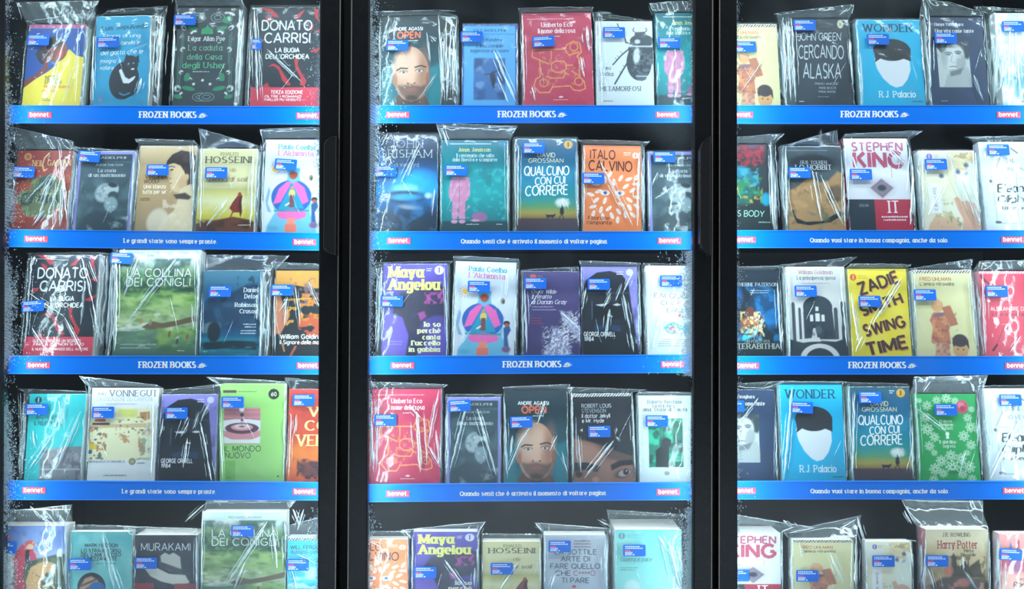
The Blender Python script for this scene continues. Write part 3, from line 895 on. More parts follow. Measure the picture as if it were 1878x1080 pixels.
c = cover('red_letter_body', 1305, 1410, 265, 436, '1e2a30', '30424c')
c.r(1305, 266, 1406, 292, '6a1c2a', 3, .8).n('a02838', 7, .45, .62, 38, .85, (1306, 266, 1404, 308)).n('1e2a30', 5, .58, .66, 39, .9, (1306, 288, 1402, 310))
c.e(1362, 320, 18, 12, '12789a', 15, 5).e(1378, 334, 16, 10, '146a7c', 30, 5).e(1360, 356, 24, 26, '1c5a54', 0, 8).n('3aa4b4', 8, .5, .65, 40, .7, (1350, 312, 1392, 360)).n('b49a3c', 8, .55, .68, 41, .85, (1350, 345, 1398, 390)).n('2c8a4c', 10, .5, .62, 42, .6, (1350, 330, 1398, 380)).e(1404, 372, 8, 12, '1292b4', 0, 4)
c.r(1340, 386, 1412, 440, '17282c', 3, .9).t('DIG', 1312, 1344, 407, 11, '8fd0bc', 'hand').t("'S BODY", 1348, 1400, 405, 11, '9fd8c4', 'hand').lines(1388, 1410, 417, 1, 3, 2, '9fb6b8')

c = cover('tawny_hill', 1442, 1547, 268, 436, '36434a', '40525a')
c.n('45555c', 18, .45, .7, 43, .6)
c.e(1492, 302, 42, 19, '1d262e', 0, 6).p('1442,360 1456,348 1480,334 1494,334 1502,340 1520,336 1538,318 1548,322 1548,436 1442,436', 'a8855a', 5).n('c09a6a', 16, .5, .7, 44, .6, (1444, 340, 1546, 412)).n('6a5238', 12, .55, .7, 45, .6, (1444, 345, 1546, 420)).p('1442,340 1468,332 1476,336 1458,352 1442,354', '3c4a50', 3, .8)
c.p('1449,394 1453,392 1458,408 1474,415 1504,414 1522,404 1540,394 1546,400 1520,416 1480,422 1458,418', '1c232a', 1.5).n('56705a', 10, .55, .7, 46, .6, (1444, 395, 1546, 432)).e(1530, 362, 12, 20, '4a4238', 30, 6, .7)
c.lines(1448, 1540, 277, 1, 3, 1, '8fa0a4').t('J.R.R. TOLKIEN', 1469, 1520, 303, 6, 'aebabf', 'serif').t('LO HOBBIT', 1460, 1527, 314, 9, 'b9c5c9', 'serif').lines(1482, 1506, 321, 1, 3, 1.6, '8a989e')

c = cover('red_white_block', 1552, 1669, 254, 436, 'd9dde4', 'a02c48')
c.r(1550, 374.5, 1602, 440, '1f2c3a').r(1601, 374.5, 1672, 440, 'b02a46')
c.l('1637,312 1637,332', 1, 'b86a7c')
c.e(1617, 352, 26, 20, 'c5ccd6', sf=8).p('1596,352 1617,334 1638,352 1617,372', '5a6070', 5, .8).l('1598,352 1617,336 1636,352 1617,370 1598,352', 1.6, 'a84a60').e(1617, 352, 8, 6, '3c3444', sf=3)
c.t('STEPHEN', 1566, 1661, 278.5, 16, 'b35a76', 'bold').t('KING', 1567, 1661, 311, 29, 'b8506c', 'heavy').t('IT', 1624, 1645, 400, 22, 'f0dce2', 'serif').t('OSCAR', 1573, 1590, 389, 5, '9fb0ba', 'light').lines(1608, 1664, 410, 2, 6, 3, 'f0dce2', al='c')

c = cover('cream_fingers', 1690, 1793, 276, 436, 'e3e8de', 'eef2ee')
c.g((276, 'e6e9de'), (350, 'e4ebda'), (436, 'e6ddc8')).n('d0b678', 14, .5, .68, 47, .9, (1742, 278, 1790, 318), sx=1.6).n('e8e0b8', 30, .5, .7, 48, .7).n('a89468', 8, .6, .7, 49, .8, (1744, 280, 1790, 300)).n('8fa0b8', 8, .58, .68, 50, .8, (1748, 300, 1786, 326))
for x, y in ((1729, 326), (1760, 318), (1776, 305)):
    c.e(x, y, 5, 5, '7f8a9c', sf=2.5).e(x, y, 2.4, 2.4, '5a6478')
c.p('1748,370 1756,366 1762,376 1772,374 1786,380 1794,398 1794,436 1758,436 1762,410 1754,392', 'd6ac94', 2).p('1700,420 1714,400 1728,406 1742,402 1758,416 1756,436 1696,436', 'd9b496', 3).n('b0b878', 10, .5, .64, 51, .8, (1712, 372, 1746, 412)).n('7c9a72', 6, .58, .68, 52, .8, (1716, 405, 1760, 425))
c.r(1703, 340, 1725, 398, 'f0f3f0', 1).e(1709.5, 288, 5.5, 6, '7d7ac0').r(1708.5, 284, 1710.5, 292, 'd8d8f0').lines(1718, 1728, 286, 2, 4, 2, 'b9bccc')
c.t('E.B. WHITE', 1717, 1762, 393, 5, '6f7a84', 'light', -90).lines(1704, 1725, 395, 1, 3, .1, 'e3e8de')

c = cover('chalk_hanger', 1802, 1912, 260, 436, 'd3e0e6', 'dfe9ee')
c.g((260, 'd6e2e8'), (436, 'cfdde3')).l('1846,278 1820,330', 1.6, '8a8e90').l('1820,332 1880,332 1912,331', 1.4, 'aebac0').l('1821,336 1823,418', 1.2, '9aa4aa').l('1822,418 1910,417', 1.2, '8f9aa0').e(1818, 337, 2.6, 3.4, '6a6470').e(1825, 416, 6, 2.6, '5a5866').l('1860,272 1872,282', 3, '6a7078')
c.t('GAIL', 1848, 1866, 301, 8, '5c686e', 'light').t('HONEYMAN', 1836, 1900, 317, 7, '6a767c', 'light').t('Eleanor', 1828, 1898, 358, 15, '2a343a', 'brush').t('Oliphant', 1827, 1905, 378, 13, '2a343a', 'brush').t('sta benissimo', 1827, 1906, 392, 7, '3a444a', 'brush').lines(1852, 1866, 326, 1, 3, 1, '9fb8c4')

# --- third row
c = cover('green_valley', 212, 364, 455, 662, '6c9a5c', 'b8ccd0')
c.g((455, 'a9c4cc'), (478, 'bcd0cc'), (500, '5f8c6a'), (530, '3c6a54'), (545, '6f9c58'), (575, '8fae74'), (600, '9ab08c'), (625, '6a8f64'), (645, '567a6a'), (662, '3c5a5c'))
c.n('2f5a48', 24, .46, .6, 53, .85, (212, 472, 364, 536)).n('c9d8c8', 20, .55, .7, 54, .8, (212, 456, 364, 486)).n('86b054', 18, .5, .66, 55, .7, (212, 534, 364, 640), sx=2.4).n('3f6648', 14, .56, .68, 56, .75, (212, 540, 364, 650), sx=2.2).n('dfe6d0', 16, .56, .7, 57, .7, (212, 570, 320, 610), sx=2.5)
c.n('2a4c36', 11, .42, .68, 205, .6, (212, 474, 364, 538)).n('8fb06c', 7, .5, .72, 206, .5, (212, 478, 364, 545)).n('b4cc86', 9, .48, .72, 207, .6, (212, 540, 364, 600), sx=2.4).n('44703e', 8, .5, .74, 208, .5, (212, 545, 364, 655), sx=2).n('d9e6d6', 8, .6, .7, 209, .7, (212, 575, 300, 640), sx=3)
c.p('262,604 280,592 300,596 330,590 364,580 364,592 330,600 300,606 276,608', '6a5c44', 1.5).p('212,616 250,606 300,612 280,640 212,640', '5f7c74', 8, .6).p('290,606 320,606 312,632 296,640', '86ac58', 6, .5)
for x, y, cc in ((261, 592, 'b08a4c'), (278, 594, '8a8a64'), (314, 617, '8a5a34'), (329, 627, 'c4ccc6'), (329, 630, '3c4a50'), (347, 622, '8a6a3c')):
    c.e(x, y, 2.6, 6, cc, 8)
c.t('RICHARD ADAMS', 259, 320, 468.5, 5, '5f7470', 'light').t('LA COLLINA', 229, 348, 507, 15, 'e4eee8', 'light').t('DEI CONIGLI', 229, 347, 525, 15, 'e4eee8', 'light').lines(226, 300, 637, 2, 7, 2.4, '9fb4ac').lines(330, 345, 649, 1, 3, 2.2, 'b5c6be')

c = cover('blue_lagoon', 370, 478, 496, 662, '1d4a6c', '5fa8c0')
c.g((496, '3f7288'), (520, '35708c'), (550, '1f5a88'), (600, '173f62'), (620, '155a80'), (628, '1f7f96'), (636, '1c4458'), (645, '1f7a90'), (662, '1f5a70'))
c.p('370,560 384,548 400,556 420,540 440,528 462,520 478,524 478,602 370,602', '173a5a', 6).n('2d5a7c', 16, .5, .7, 58, .6, (372, 540, 476, 600)).n('1c3540', 9, .5, .62, 59, .85, (432, 506, 464, 536)).e(388, 604, 18, 10, '5a7c86', -15, 4).e(394, 612, 12, 20, '1b2c38', 0, 3).p('376,632 430,628 470,630 474,646 420,644 376,646', '16303c', 3).n('2c9cac', 8, .55, .7, 60, .6, (370, 640, 478, 660), sx=3)
c.t('Daniel', 444, 472, 537, 8, 'dbe6ea', 'dido').t('Defoe', 446, 472, 549, 8, 'dbe6ea', 'dido').t('Robinson', 429, 472, 565, 7.5, 'dbe6ea', 'dido').t('Crusoe', 439, 472, 577, 7.5, 'dbe6ea', 'dido').lines(446, 471, 599, 2, 5, 2.2, 'c5d5da', al='r').lines(440, 471, 611, 2, 5, 2.2, 'c5d5da', al='r').lines(376, 386, 650, 1, 3, 2, '9fc4cc')

c = cover('orange_black_clash', 503, 608, 496, 662, '22282c', 'b07c5c')
c.p('503,496 610,496 610,530 570,530 540,524 503,530', 'd59c4c', 2).n('c9a834', 10, .5, .64, 61, .7, (540, 496, 608, 516)).p('503,530 512,540 520,566 516,600 506,620 503,620', 'c98a62', 3)
c.n('d98a38', 11, .5, .58, 62, .95, (548, 540, 608, 600), sx=1.5).n('c65a3a', 11, .52, .6, 63, .95, (548, 580, 608, 635), sx=1.4).n('8a6a70', 10, .5, .6, 64, .8, (530, 510, 590, 560)).n('d4943c', 8, .6, .66, 65, .9, (520, 550, 548, 600)).p('505,575 520,566 528,590 516,616 504,616', 'c58064', 2).l('520,552 570,549', 2.6, 'd9a23c').l('536,656 544,640', 4, 'c05a44').l('520,634 524,648', 3, 'c08a5a')
c.t('William Golding', 515, 592, 625, 8, 'e6e4e0', 'bold').t('Il Signore delle mosche', 515, 606, 635, 7, 'e6e4e0', 'bold')

c = cover('purple_bold', 701, 819, 483, 662, '5d50a8', '6f66ba')
c.p('720,580 724,556 740,540 770,530 800,520 819,530 819,600 790,600 780,640 760,662 742,662 748,620 735,590', '33304e', 4).p('722,560 735,540 770,532 786,560 790,600 770,610 748,612 736,590 722,586', '3a384c', 5).n('4a4668', 20, .5, .7, 66, .6, (722, 530, 800, 610))
c.p('701,592 720,578 738,586 750,620 745,662 701,662', '6a57b4', 3).p('778,540 792,552 796,556 784,552', 'a04690', 2).p('802,544 812,530 813,538 804,552', 'a04690', 2).n('b04c9c', 6, .5, .6, 67, .7, (778, 538, 814, 560)).p('766,578 778,574 782,584 772,592', '9a4a90', 3).e(796, 598, 24, 14, '5a4ea6', -20, 6, .7).e(780, 490, 20, 20, '6a62bc', sf=10, a=.5)
c.e(804.5, 496, 8.5, 8.5, 'd9dcef').r(803.4, 490, 805.6, 501, '5d50a8').lines(781, 793, 494, 2, 4, 2, 'cfd0ea')
YL = 'e2e27e'
c.t('Maya', 709, 778, 509, 19, YL, 'fat').t('Angelou', 709, 808, 533, 19, YL, 'fat')
for y, x0, tt in ((603, 777, 'Io so'), (615, 765, 'perchè'), (627, 775, 'canta'), (638, 754, "l'uccello"), (650, 750, 'in gabbia')):
    c.t(tt, x0, 809, y, 8.5, 'dfe0b4', 'fat')
c.lines(713, 743, 632, 2, 5, 1.8, '9a90cc')

c = cover('violet_feather', 960, 1064, 497, 662, '473f6e', '8a86b0')
c.n('4f477a', 30, .45, .7, 68, .6).p('1027,572 1036,578 1064,604 1064,634 1048,612 1032,592', '9fa0c2', 2).n('d3d6e4', 3, .5, .6, 69, .85, (1030, 576, 1064, 630), sf=12).p('1014,606 1022,604 1034,616 1046,648 1044,662 992,662 1004,640 1010,620', '8f92b8', 4).n('dfe3ee', 2.6, .48, .58, 70, .9, (998, 606, 1046, 662), sf=14).n('473f6e', 4, .55, .62, 71, .8, (994, 604, 1030, 640), sf=12)
c.e(978, 507, 6, 4, 'c65a4c').lines(986, 998, 508, 1, 3, 2, 'c65a4c').t('Oscar Wilde', 975, 1021, 540, 7, 'd8d8e8', 'ital').t('Il ritratto', 975, 1012, 549.5, 7, 'd8d8e8', 'ital').t('di Dorian Gray', 975, 1040, 560, 7.5, 'd8d8e8', 'ital').lines(975, 1027, 566.5, 2, 5.5, 2, '9c98be').lines(975, 999, 588, 3, 5, 1.8, '9c4a6c')

c = cover('dark_head_shape', 1066, 1170, 489, 662, '8a86d0', '5d5c90')
c.p('1066,540 1076,514 1096,500 1120,497 1142,504 1154,522 1158,560 1164,610 1172,662 1066,662', '20262f', 1.5).n('2a323c', 24, .45, .7, 72, .6, (1066, 500, 1168, 662))
c.r(1068, 538, 1156, 540, '3a4656', 1).p('1088,560 1086,590 1142,590 1138,560', '171d25', 3).l('1086,556 1086,588', 1.6, '465a74').l('1144,556 1146,588', 1.6, '465a74').p('1092,562 1106,560 1112,562 1104,565', 'c5ced6', .8).p('1124,562 1132,559 1140,562 1132,564', 'c5ced6', .8).l('1116,582 1122,584', 2, 'b9c4cc').p('1090,602 1112,598 1138,602 1136,612 1112,608 1092,612', '35507a', 4, .8).e(1112, 600, 30, 12, '20262f', 0, 3, .4)
c.e(1156, 500, 6.5, 6.5, 'c9cbe8').lines(1132, 1148, 500, 2, 4.5, 2, 'd0d2ea').t('GEORGE ORWELL', 1070, 1128, 621, 7.5, 'e3e8ec', 'bold').t('1984', 1071, 1088, 630, 7, 'e3e8ec', 'bold')

c = cover('white_peas', 1186, 1292, 487, 662, 'dbe8ec', 'e8f1f4')
c.n('e6f0f3', 24, .4, .7, 73, .6)
c.e(1233, 606, 15, 11, '7cc0d0', 0, 2.5).e(1233, 607, 10, 7, 'd8c4c0', sf=2).n('c05a58', 4, .5, .6, 74, .8, (1224, 600, 1243, 614)).e(1264, 607, 14, 10, '63bcd0', 0, 2.5).n('4a9ab0', 5, .52, .62, 75, .7, (1216, 594, 1282, 618)).e(1245, 582, 4, 3, 'c46a58', sf=1.5)
c.t('FAI QUELLO', 1200, 1288, 549, 9, '66727c', 'light').t('CHE', 1212, 1238, 562, 8, '707c86', 'light').t('FAI', 1242, 1270, 562, 8, 'c9959c', 'hand').t('E FALLO PER', 1222, 1285, 576, 7, '5f6b74', 'hand').lines(1204, 1284, 628, 4, 4, 1.6, '95a3ab', al='c').lines(1220, 1266, 498, 2, 5, 2, 'd2b8c0').lines(1255, 1275, 517, 3, 9, 5, '8fa4ac')

c = cover('blue_glow_forest', 1325, 1431, 496, 662, '12222e', '2a4452')
c.n('1f6fa4', 16, .48, .64, 76, .75, (1325, 525, 1431, 640)).e(1408, 570, 30, 34, '1278bc', 0, 14, .7).e(1350, 545, 12, 20, '1860a4', 0, 8, .8).n('0f3a5c', 12, .55, .68, 77, .8, (1325, 525, 1431, 640)).p('1384,545 1372,560 1364,590 1374,570 1392,576 1406,600 1408,636 1398,630 1384,548', '15242c', 3, .8)
c.e(1376, 575, 8, 10, '6a3a34', sf=4).e(1374, 600, 18, 18, '7a5a3c', 0, 8, .8).n('e6c88a', 7, .48, .62, 78, .9, (1358, 574, 1402, 614)).n('b0663c', 7, .55, .66, 79, .8, (1358, 580, 1402, 622)).n('38c0c8', 7, .52, .64, 80, .85, (1350, 604, 1396, 628)).n('d9e0c8', 4, .62, .7, 81, .8, (1358, 580, 1400, 620))
c.r(1325, 628, 1431, 662, '16262e', 4, .85).r(1325, 496, 1431, 522, '1a2a38', 5, .7).t('KATHERINE PATERSON', 1342, 1429, 525.5, 6, 'a9bcc8', 'serif').lines(1378, 1424, 535, 2, 4, 2, '8fa8b8').t('UN PONTE PER', 1364, 1410, 632, 5, '8f9a94', 'serif').t('TERABITHIA', 1350, 1429, 643, 9, 'a8b0a4', 'serif')

c = cover('grey_arches', 1445, 1553, 489, 662, 'd2d5d2', 'dfe3e2')
A1 = '37434d'
c.p('1473,626 1473,575 1477,558 1486,549 1500,545 1514,549 1522,558 1527,575 1530,626', A1, 1).e(1500, 566, 27, 22, A1)
for x0, x1, yt, yb in ((1452, 1458, 560, 630), (1464, 1469, 570, 626), (1529, 1536, 570, 626), (1542, 1552, 558, 636)):
    c.r(x0, yt, x1, yb, '4a545c').e((x0 + x1) / 2, yt + 1, (x1 - x0) / 2, 5, '4a545c')
c.p('1445,625 1470,632 1500,628 1530,630 1553,622 1553,662 1445,662', A1, 1.5).p('1462,626 1500,622 1503,630 1460,630', 'cfd3d0', 1)
c.e(1500, 662, 36, 28, 'd6d9d6').e(1500, 668, 28, 26, A1).e(1482, 650, 8, 8, 'd0d3d0', a=.0).r(1485, 580, 1491, 592, 'dfe3de').r(1495, 577, 1503, 592, 'dfe3de').r(1506, 580, 1512, 592, 'dfe3de').r(1496, 565, 1501, 573, 'dfe3de').p('1490,605 1494,605 1497,624 1486,624', 'c3cbc9', 1).n('222b33', 7, .5, .65, 82, .6, (1478, 594, 1524, 624)).e(1500, 608, 6, 8, '5a666e', sf=3, a=.7)
c.t('William Goldman', 1467, 1532, 503, 7, 'b07f84', 'serif').t('La principessa sposa', 1464, 1536, 513.5, 6.5, '59606a', 'serif').lines(1474, 1526, 521.5, 1, 3, 1.8, 'a9aeb0')

c = cover('yellow_type', 1559, 1667, 493, 662, 'ead63c', 'efe27c')
c.n('efe060', 26, .4, .7, 83, .6)
c.e(1568.5, 509, 6, 6.5, 'd9603c').r(1567.5, 505, 1569.5, 513, 'f0d060').lines(1578, 1598, 507, 2, 4, 1.4, 'c9963c')
for tt, x0, x1, yb, cap, rot in (('ZADIE', 1579, 1658, 543, 21, -19), ('SMITH', 1581, 1663, 582, 19, -18), ('SWING', 1584, 1663, 620, 20, -14), ('TIME', 1588, 1662, 656, 22, -12)):
    c.t(tt, x0 + 1.5, x1 + 1.5, yb + 1, cap, 'd98a5c', 'heavy', rot).t(tt, x0, x1, yb, cap, '4a382c', 'bold', rot)

c = cover('cream_two_boys', 1678, 1786, 495, 662, 'd9d6a2', 'e9e8d0')
c.n('e0dcae', 30, .4, .7, 84, .5).hatch(495, 501, '4a4a48', 'e8e6d4', 5)
c.e(1720, 563, 11, 12, 'dca876').e(1718, 556, 9, 7, 'e2b488').p('1712,575 1734,576 1744,562 1756,598 1742,602 1738,596 1740,634 1704,632 1706,618 1710,602 1704,590 1708,582', 'c0785e', 1.5).n('d89a6c', 8, .5, .64, 85, .7, (1706, 578, 1742, 634)).n('8a5a50', 7, .58, .67, 86, .6, (1706, 574, 1754, 634)).p('1728,566 1742,562 1754,596 1744,600 1734,584', 'b4745c', 1.5).p('1714,632 1738,634 1736,662 1708,662', 'cfa084', 2).n('a8685c', 6, .5, .64, 87, .7, (1708, 632, 1738, 660)).e(1722, 580, 12, 4, '8a6a74', -10, 2)
c.e(1757, 645, 14, 16, 'd3a472', 0, 1.5).e(1757, 628, 14, 12, '4a4044', 0, 2).p('1742,630 1772,626 1773,646 1768,636 1754,632 1744,640', '463c40', 1).e(1752, 644, 1.3, 1.6, '3a2c28').e(1762, 645, 1.3, 1.6, '3a2c28')
c.t('FRED UHLMAN', 1691, 1749, 515.5, 6.5, 'd07a54', 'sans').t("L'amico ritrovato", 1691, 1754, 524.5, 6, '5f5c4a', 'sans')

c = cover('coral_pins', 1801, 1906, 497, 662, 'd8475e', 'e88a98')
c.n('de566a', 26, .4, .7, 88, .6).hatch(497, 502, 'f0d8da', 'd86a7a', 5).p('1803,502 1812,512 1818,520 1812,518 1804,510', '6a2a3c', 1.5).l('1816,519 1822,526', 2, '4a2030').l('1840,602 1822,638', 1, '6a2a3c').l('1824,636 1816,646', 4, '5a2434').lines(1836, 1856, 598, 1, 3, 1, 'f0c0c8')
c.t('ALEXANDRE DUMAS', 1817, 1904, 572, 7, 'f2d0d4', 'sans').t('I tre moschettieri', 1820, 1902, 582, 6, '8a3044', 'sans')

# --- fourth row
c = cover('teal_rooftop', 49, 153, 722, 894, '22bcc0', '9be0e4')
c.g((722, '1cb4b8'), (800, '2cc4c6'), (894, '38c0c2'))
c.p('76,850 84,834 110,824 150,822 154,826 154,894 76,894', '7c7f86', 2).n('9a9ca2', 10, .5, .65, 89, .7, (78, 826, 154, 862)).n('56585f', 8, .55, .68, 90, .7, (78, 830, 154, 890)).r(78, 864, 150, 867, '9aa8ac', 1.5)
c.e(65.5, 734, 6.5, 6.5, '22383c').r(64.4, 729, 66.6, 739, '8fd0d0').lines(75, 90, 730, 2, 4, 1.6, '2a7a80').t('ARTO PAASILINNA', 63, 110, 770, 7, '1f5f64', 'bold').t('IL FIGLIO DEL DIO', 61, 112, 782, 7, '1f5f64', 'bold')

c = cover('white_street_map', 164, 287, 711, 894, 'dde2e2', 'e8ecec')
c.r(162, 750, 280, 848, 'e3e3bc', 1).r(214, 752, 250, 768, 'd5dc7a', 3).p('254,758 272,756 274,770 264,774 255,768', 'c08a5a', 1.5).r(172, 770, 192, 776, 'd0584c', 1).p('164,782 280,778 280,786 164,788', 'c9b48c', 1.5).r(168, 778, 200, 782, '4a3c34', 1.2)
c.n('4a5058', 5, .6, .66, 91, .9, (163, 786, 196, 848)).n('c98a50', 8, .55, .64, 92, .9, (163, 788, 194, 830)).r(164, 818, 178, 828, 'dcc04c', 1.5).e(167, 833, 4, 4, '3c6a94').n('b07a50', 9, .45, .6, 93, .85, (254, 790, 279, 848)).n('7a9a90', 6, .6, .68, 94, .8, (252, 786, 280, 848)).n('b0784c', 6, .5, .6, 95, .8, (218, 798, 242, 816)).n('3c3c3c', 4, .66, .7, 96, .9, (212, 764, 262, 800)).n('d3ccae', 7, .5, .6, 97, .6, (205, 760, 250, 775))
c.t('KURT', 175, 191, 725, 4.5, '7f8a90', 'serif').t('VONNEGUT', 195, 284, 727, 11, '65757e', 'serif').t('LA COLAZIONE DEI CAMPIONI', 174, 276, 736, 7, '9aa8ae', 'thin').lines(192, 268, 743, 1, 3, 2, 'b5bfc2').t('UNIVERSALE ECONOMICA', 163, 232, 853, 3.6, '8a949a', 'serif').e(245, 851, 6.5, 6.5, '8c8468').e(245, 851, 4, 4, 'b0a88c').lines(254, 272, 855, 1, 3, 2.2, '8a949a').lines(194, 242, 878, 1, 3, 2.4, '9aa4a8')

c = cover('green_ripple', 404, 521, 704, 894, '97cf72', '7cb868')
c.n('9fd47c', 30, .4, .7, 98, .5)
c.r(410, 749, 477, 816, 'd08a92')
for k in range(8):
    c.r(410, 752 + k * 2.6, 477, 753 + k * 2.6, 'a05a68', .4)
c.e(443.5, 782, 52, 12, 'd8dadc', top=None).r(404, 749, 409.6, 816, '97cf72').r(477.4, 749, 521, 816, '97cf72').e(443.5, 787, 31, 10.5, '5a3446').e(443.5, 785, 20, 6.5, 'd3929a').e(443.5, 784, 14, 4, 'd8c8cc').e(443.5, 784, 6, 1.8, '8a5a6a')
c.p('410,802 425,808 462,808 477,802 477,815 410,815', 'dde4e0', 1).r(410, 749, 477, 749.8, '4a3a40', .3).l('443,770 443,784', 1, '7a4a5a').e(443.5, 762, 3.5, 3.5, '3c2c34').e(443.5, 772, 2.6, 2, '5a3a48').e(443, 751.5, 4.6, 4.6, 'eff2ee')
c.e(501.5, 723, 10, 10, '2e2a2c').t('60', 496, 507, 726.5, 7, 'c9dcb4', 'bold').r(408, 715.5, 433, 721, '5a4a40').lines(436, 474, 719, 1, 3, 1.8, '5f7a4c').t('IL MONDO', 412, 479, 830, 10, '3a4a34', 'light').t('NUOVO', 413, 460, 842.5, 10, '3a4a34', 'light').r(414, 848, 432, 894, '7cbf5c', 1).lines(509, 514, 878, 1, 3, 3, '3a4a34').lines(415, 428, 880, 1, 3, 1.2, '4a6a3c')

c = cover('orange_red_gold', 528, 628, 713, 894, 'd4583c', 'e49a84')
c.g((713, 'd84a44'), (780, 'cf5038'), (800, 'c44a34'), (830, 'dc7a34'), (894, 'cf5a30')).n('b03c34', 18, .5, .7, 99, .5).e(572, 866, 24, 16, '5a3234', 0, 6, .9).n('3f2a34', 7, .48, .62, 100, .9, (546, 846, 600, 890)).n('a0503c', 8, .5, .64, 101, .5, (556, 755, 600, 790))
c.t('V', 561, 588, 765, 17, 'ead08c', 'dido').t('CO', 558, 604, 792, 18, 'ead08c', 'dido').t('VEN', 541, 600, 821, 20, 'ead08c', 'dido')

c = cover('dark_eye_close', 1051, 1160, 721, 894, '23262d', '3a3f48')
c.p('1048,808 1072,810 1100,818 1130,832 1160,842 1160,894 1048,894', '8c6658', 5).p('1052,806 1090,818 1104,838 1092,860 1056,852', 'ae8270', 10, .8).p('1100,820 1160,842 1160,856 1110,842', '54403c', 6, .8).p('1118,856 1134,848 1160,846 1160,856 1138,858 1120,866', '241c1c', 2).p('1052,850 1074,850 1100,858 1094,868 1070,864 1052,868', '2a2020', 2.5).e(1140, 872, 15, 8, '5a463e', -15, 3).e(1143, 871, 11, 6, 'a89a94', -15, 1.5).e(1146, 869, 5.5, 6, '23262a').e(1147, 867, 1.3, 1.3, 'c0c8cc').e(1060, 872, 7, 6, '3a2e2c', sf=3).p('1100,850 1116,850 1122,894 1090,894', '9c7464', 6, .7).e(1090, 882, 6, 5, 'b98a78', sf=4)
c.hatch(722, 727, 'cdd4d6', '33383f', 5).t('ROBERT LOUIS', 1068, 1123, 748, 7, 'b3bcc4', 'sans').t('STEVENSON', 1068, 1113, 757.5, 7, '97a2ac', 'sans').t('Il dottor Jekyll', 1068, 1120, 767, 7, 'd8dde2', 'sans').t('e Mr. Hyde', 1068, 1109, 776, 7, 'd8dde2', 'sans').p('1064,790 1069,787 1069,793', 'cfd6da', .6)

c = cover('white_green_panel', 1172, 1279, 725, 894, 'd5e4e6', 'e3eef0')
c.n('e2eef0', 26, .4, .7, 102, .6).r(1190, 768, 1252.5, 859, '1f7c68').n('34c49c', 15, .46, .62, 103, .9, (1190, 769, 1252, 859)).n('0f4c44', 14, .54, .66, 104, .8, (1190, 769, 1252, 859)).p('1202,859 1202,828 1212,820 1215,808 1222,804 1231,808 1230,818 1226,824 1228,859', '1b2428', 1).e(1236, 784, 12, 10, '2c6a4c', sf=5, a=.7)
c.t('Roberto Vecchioni', 1188, 1252, 740, 6, '4a5a60', 'serif').t('La vita che si', 1198, 1240, 747.5, 6, '4a5a60', 'serif').t('ama. Storie di felicita', 1180, 1262, 754.5, 6, '4a5a60', 'serif').e(1222, 870, 5, 4, '93a2a6', sf=1.5)

# --- fifth row, cut off by the frame
c = cover('painted_riders', -2, 120, 964.5, 1122, '5f7fc0', 'c4ccd8')
c.g((964, '4f6cb4'), (1000, '6f8ec8'), (1022, '9fb4d4'), (1040, '50604e'), (1122, '6a5a40')).n('88a4d6', 22, .5, .7, 105, .6, (-2, 965, 120, 1020)).p('52,1030 100,1018 122,1016 122,1122 50,1122', '3f4c40', 3).n('5f7a50', 12, .5, .65, 106, .7, (50, 1024, 120, 1122))
c.p('30,1012 40,998 50,1004 62,1010 68,1026 56,1030 54,1020 46,1034 40,1070 28,1072 28,1040 22,1030', 'c4485c', 1.5).e(54, 998, 9, 7, 'c85a4c', sf=2).e(55, 1003, 6, 5, 'd8b49c').n('e0b88c', 4, .55, .63, 107, .8, (44, 990, 66, 1008)).p('46,1010 54,1008 52,1034 46,1034', '2c2c34', 1.5).l('78,985 84,998 85,1014 78,1032', 2, 'c8a46c').l('37,980 44,994', 1.6, 'a8a090').l('62,1012 84,1018', 2.4, 'cfa890')
c.p('56,1042 70,1034 84,1030 98,1034 102,1050 98,1058 94,1048 84,1052 76,1066 74,1100 50,1100 48,1066', 'c8a06a', 2).l('60,1052 74,1060 86,1060', 1.4, '6a4a38').e(94, 1042, 1.6, 1.6, '3a2c28').p('-2,1020 20,1012 26,1040 22,1070 -2,1080', 'd8d4c8', 3).n('f0ece0', 7, .5, .62, 108, .8, (-2, 1015, 26, 1122)).p('0,975 12,978 22,990 10,988', 'cc5a60', 2).e(12, 1100, 26, 26, 'd8cfb4', 0, 6).l('80,1078 92,1070 100,1080', 3, 'd8c48c').e(36, 1076, 10, 14, 'c04a5c', 10, 3)

c = cover('dusty_teal', 129, 242, 975, 1122, '5fb0b4', 'd2e6e6')
c.g((975, '4fa4aa'), (1040, '6cbcbc'), (1122, '74c4c2')).n('8ad0ce', 30, .45, .7, 109, .5).r(176, 1033, 214, 1035, '4a9a9c', 1)
c.e(168, 1078, 26, 27, '2e2c34').p('146,1080 156,1062 168,1058 180,1066 170,1090 150,1096', 'b9967c', 3).l('148,1076 176,1064', 4, '6a4c44').l('150,1086 172,1074', 3, '6a4c44').e(178, 1084, 16, 16, '1f6cac')
c.t('MARK HADDON', 155, 216, 1003, 6, '3a4c58', 'bold').t('LO STRANO CASO', 148, 222, 1013, 6, '3f525c', 'bold').t('DEL CANE UCCISO', 148, 222, 1020.5, 6, '3f525c', 'bold').t('A MEZZANOTTE', 152, 214, 1028, 6, '3f525c', 'bold').lines(200, 214, 1035, 1, 3, 2, '4a7c80')

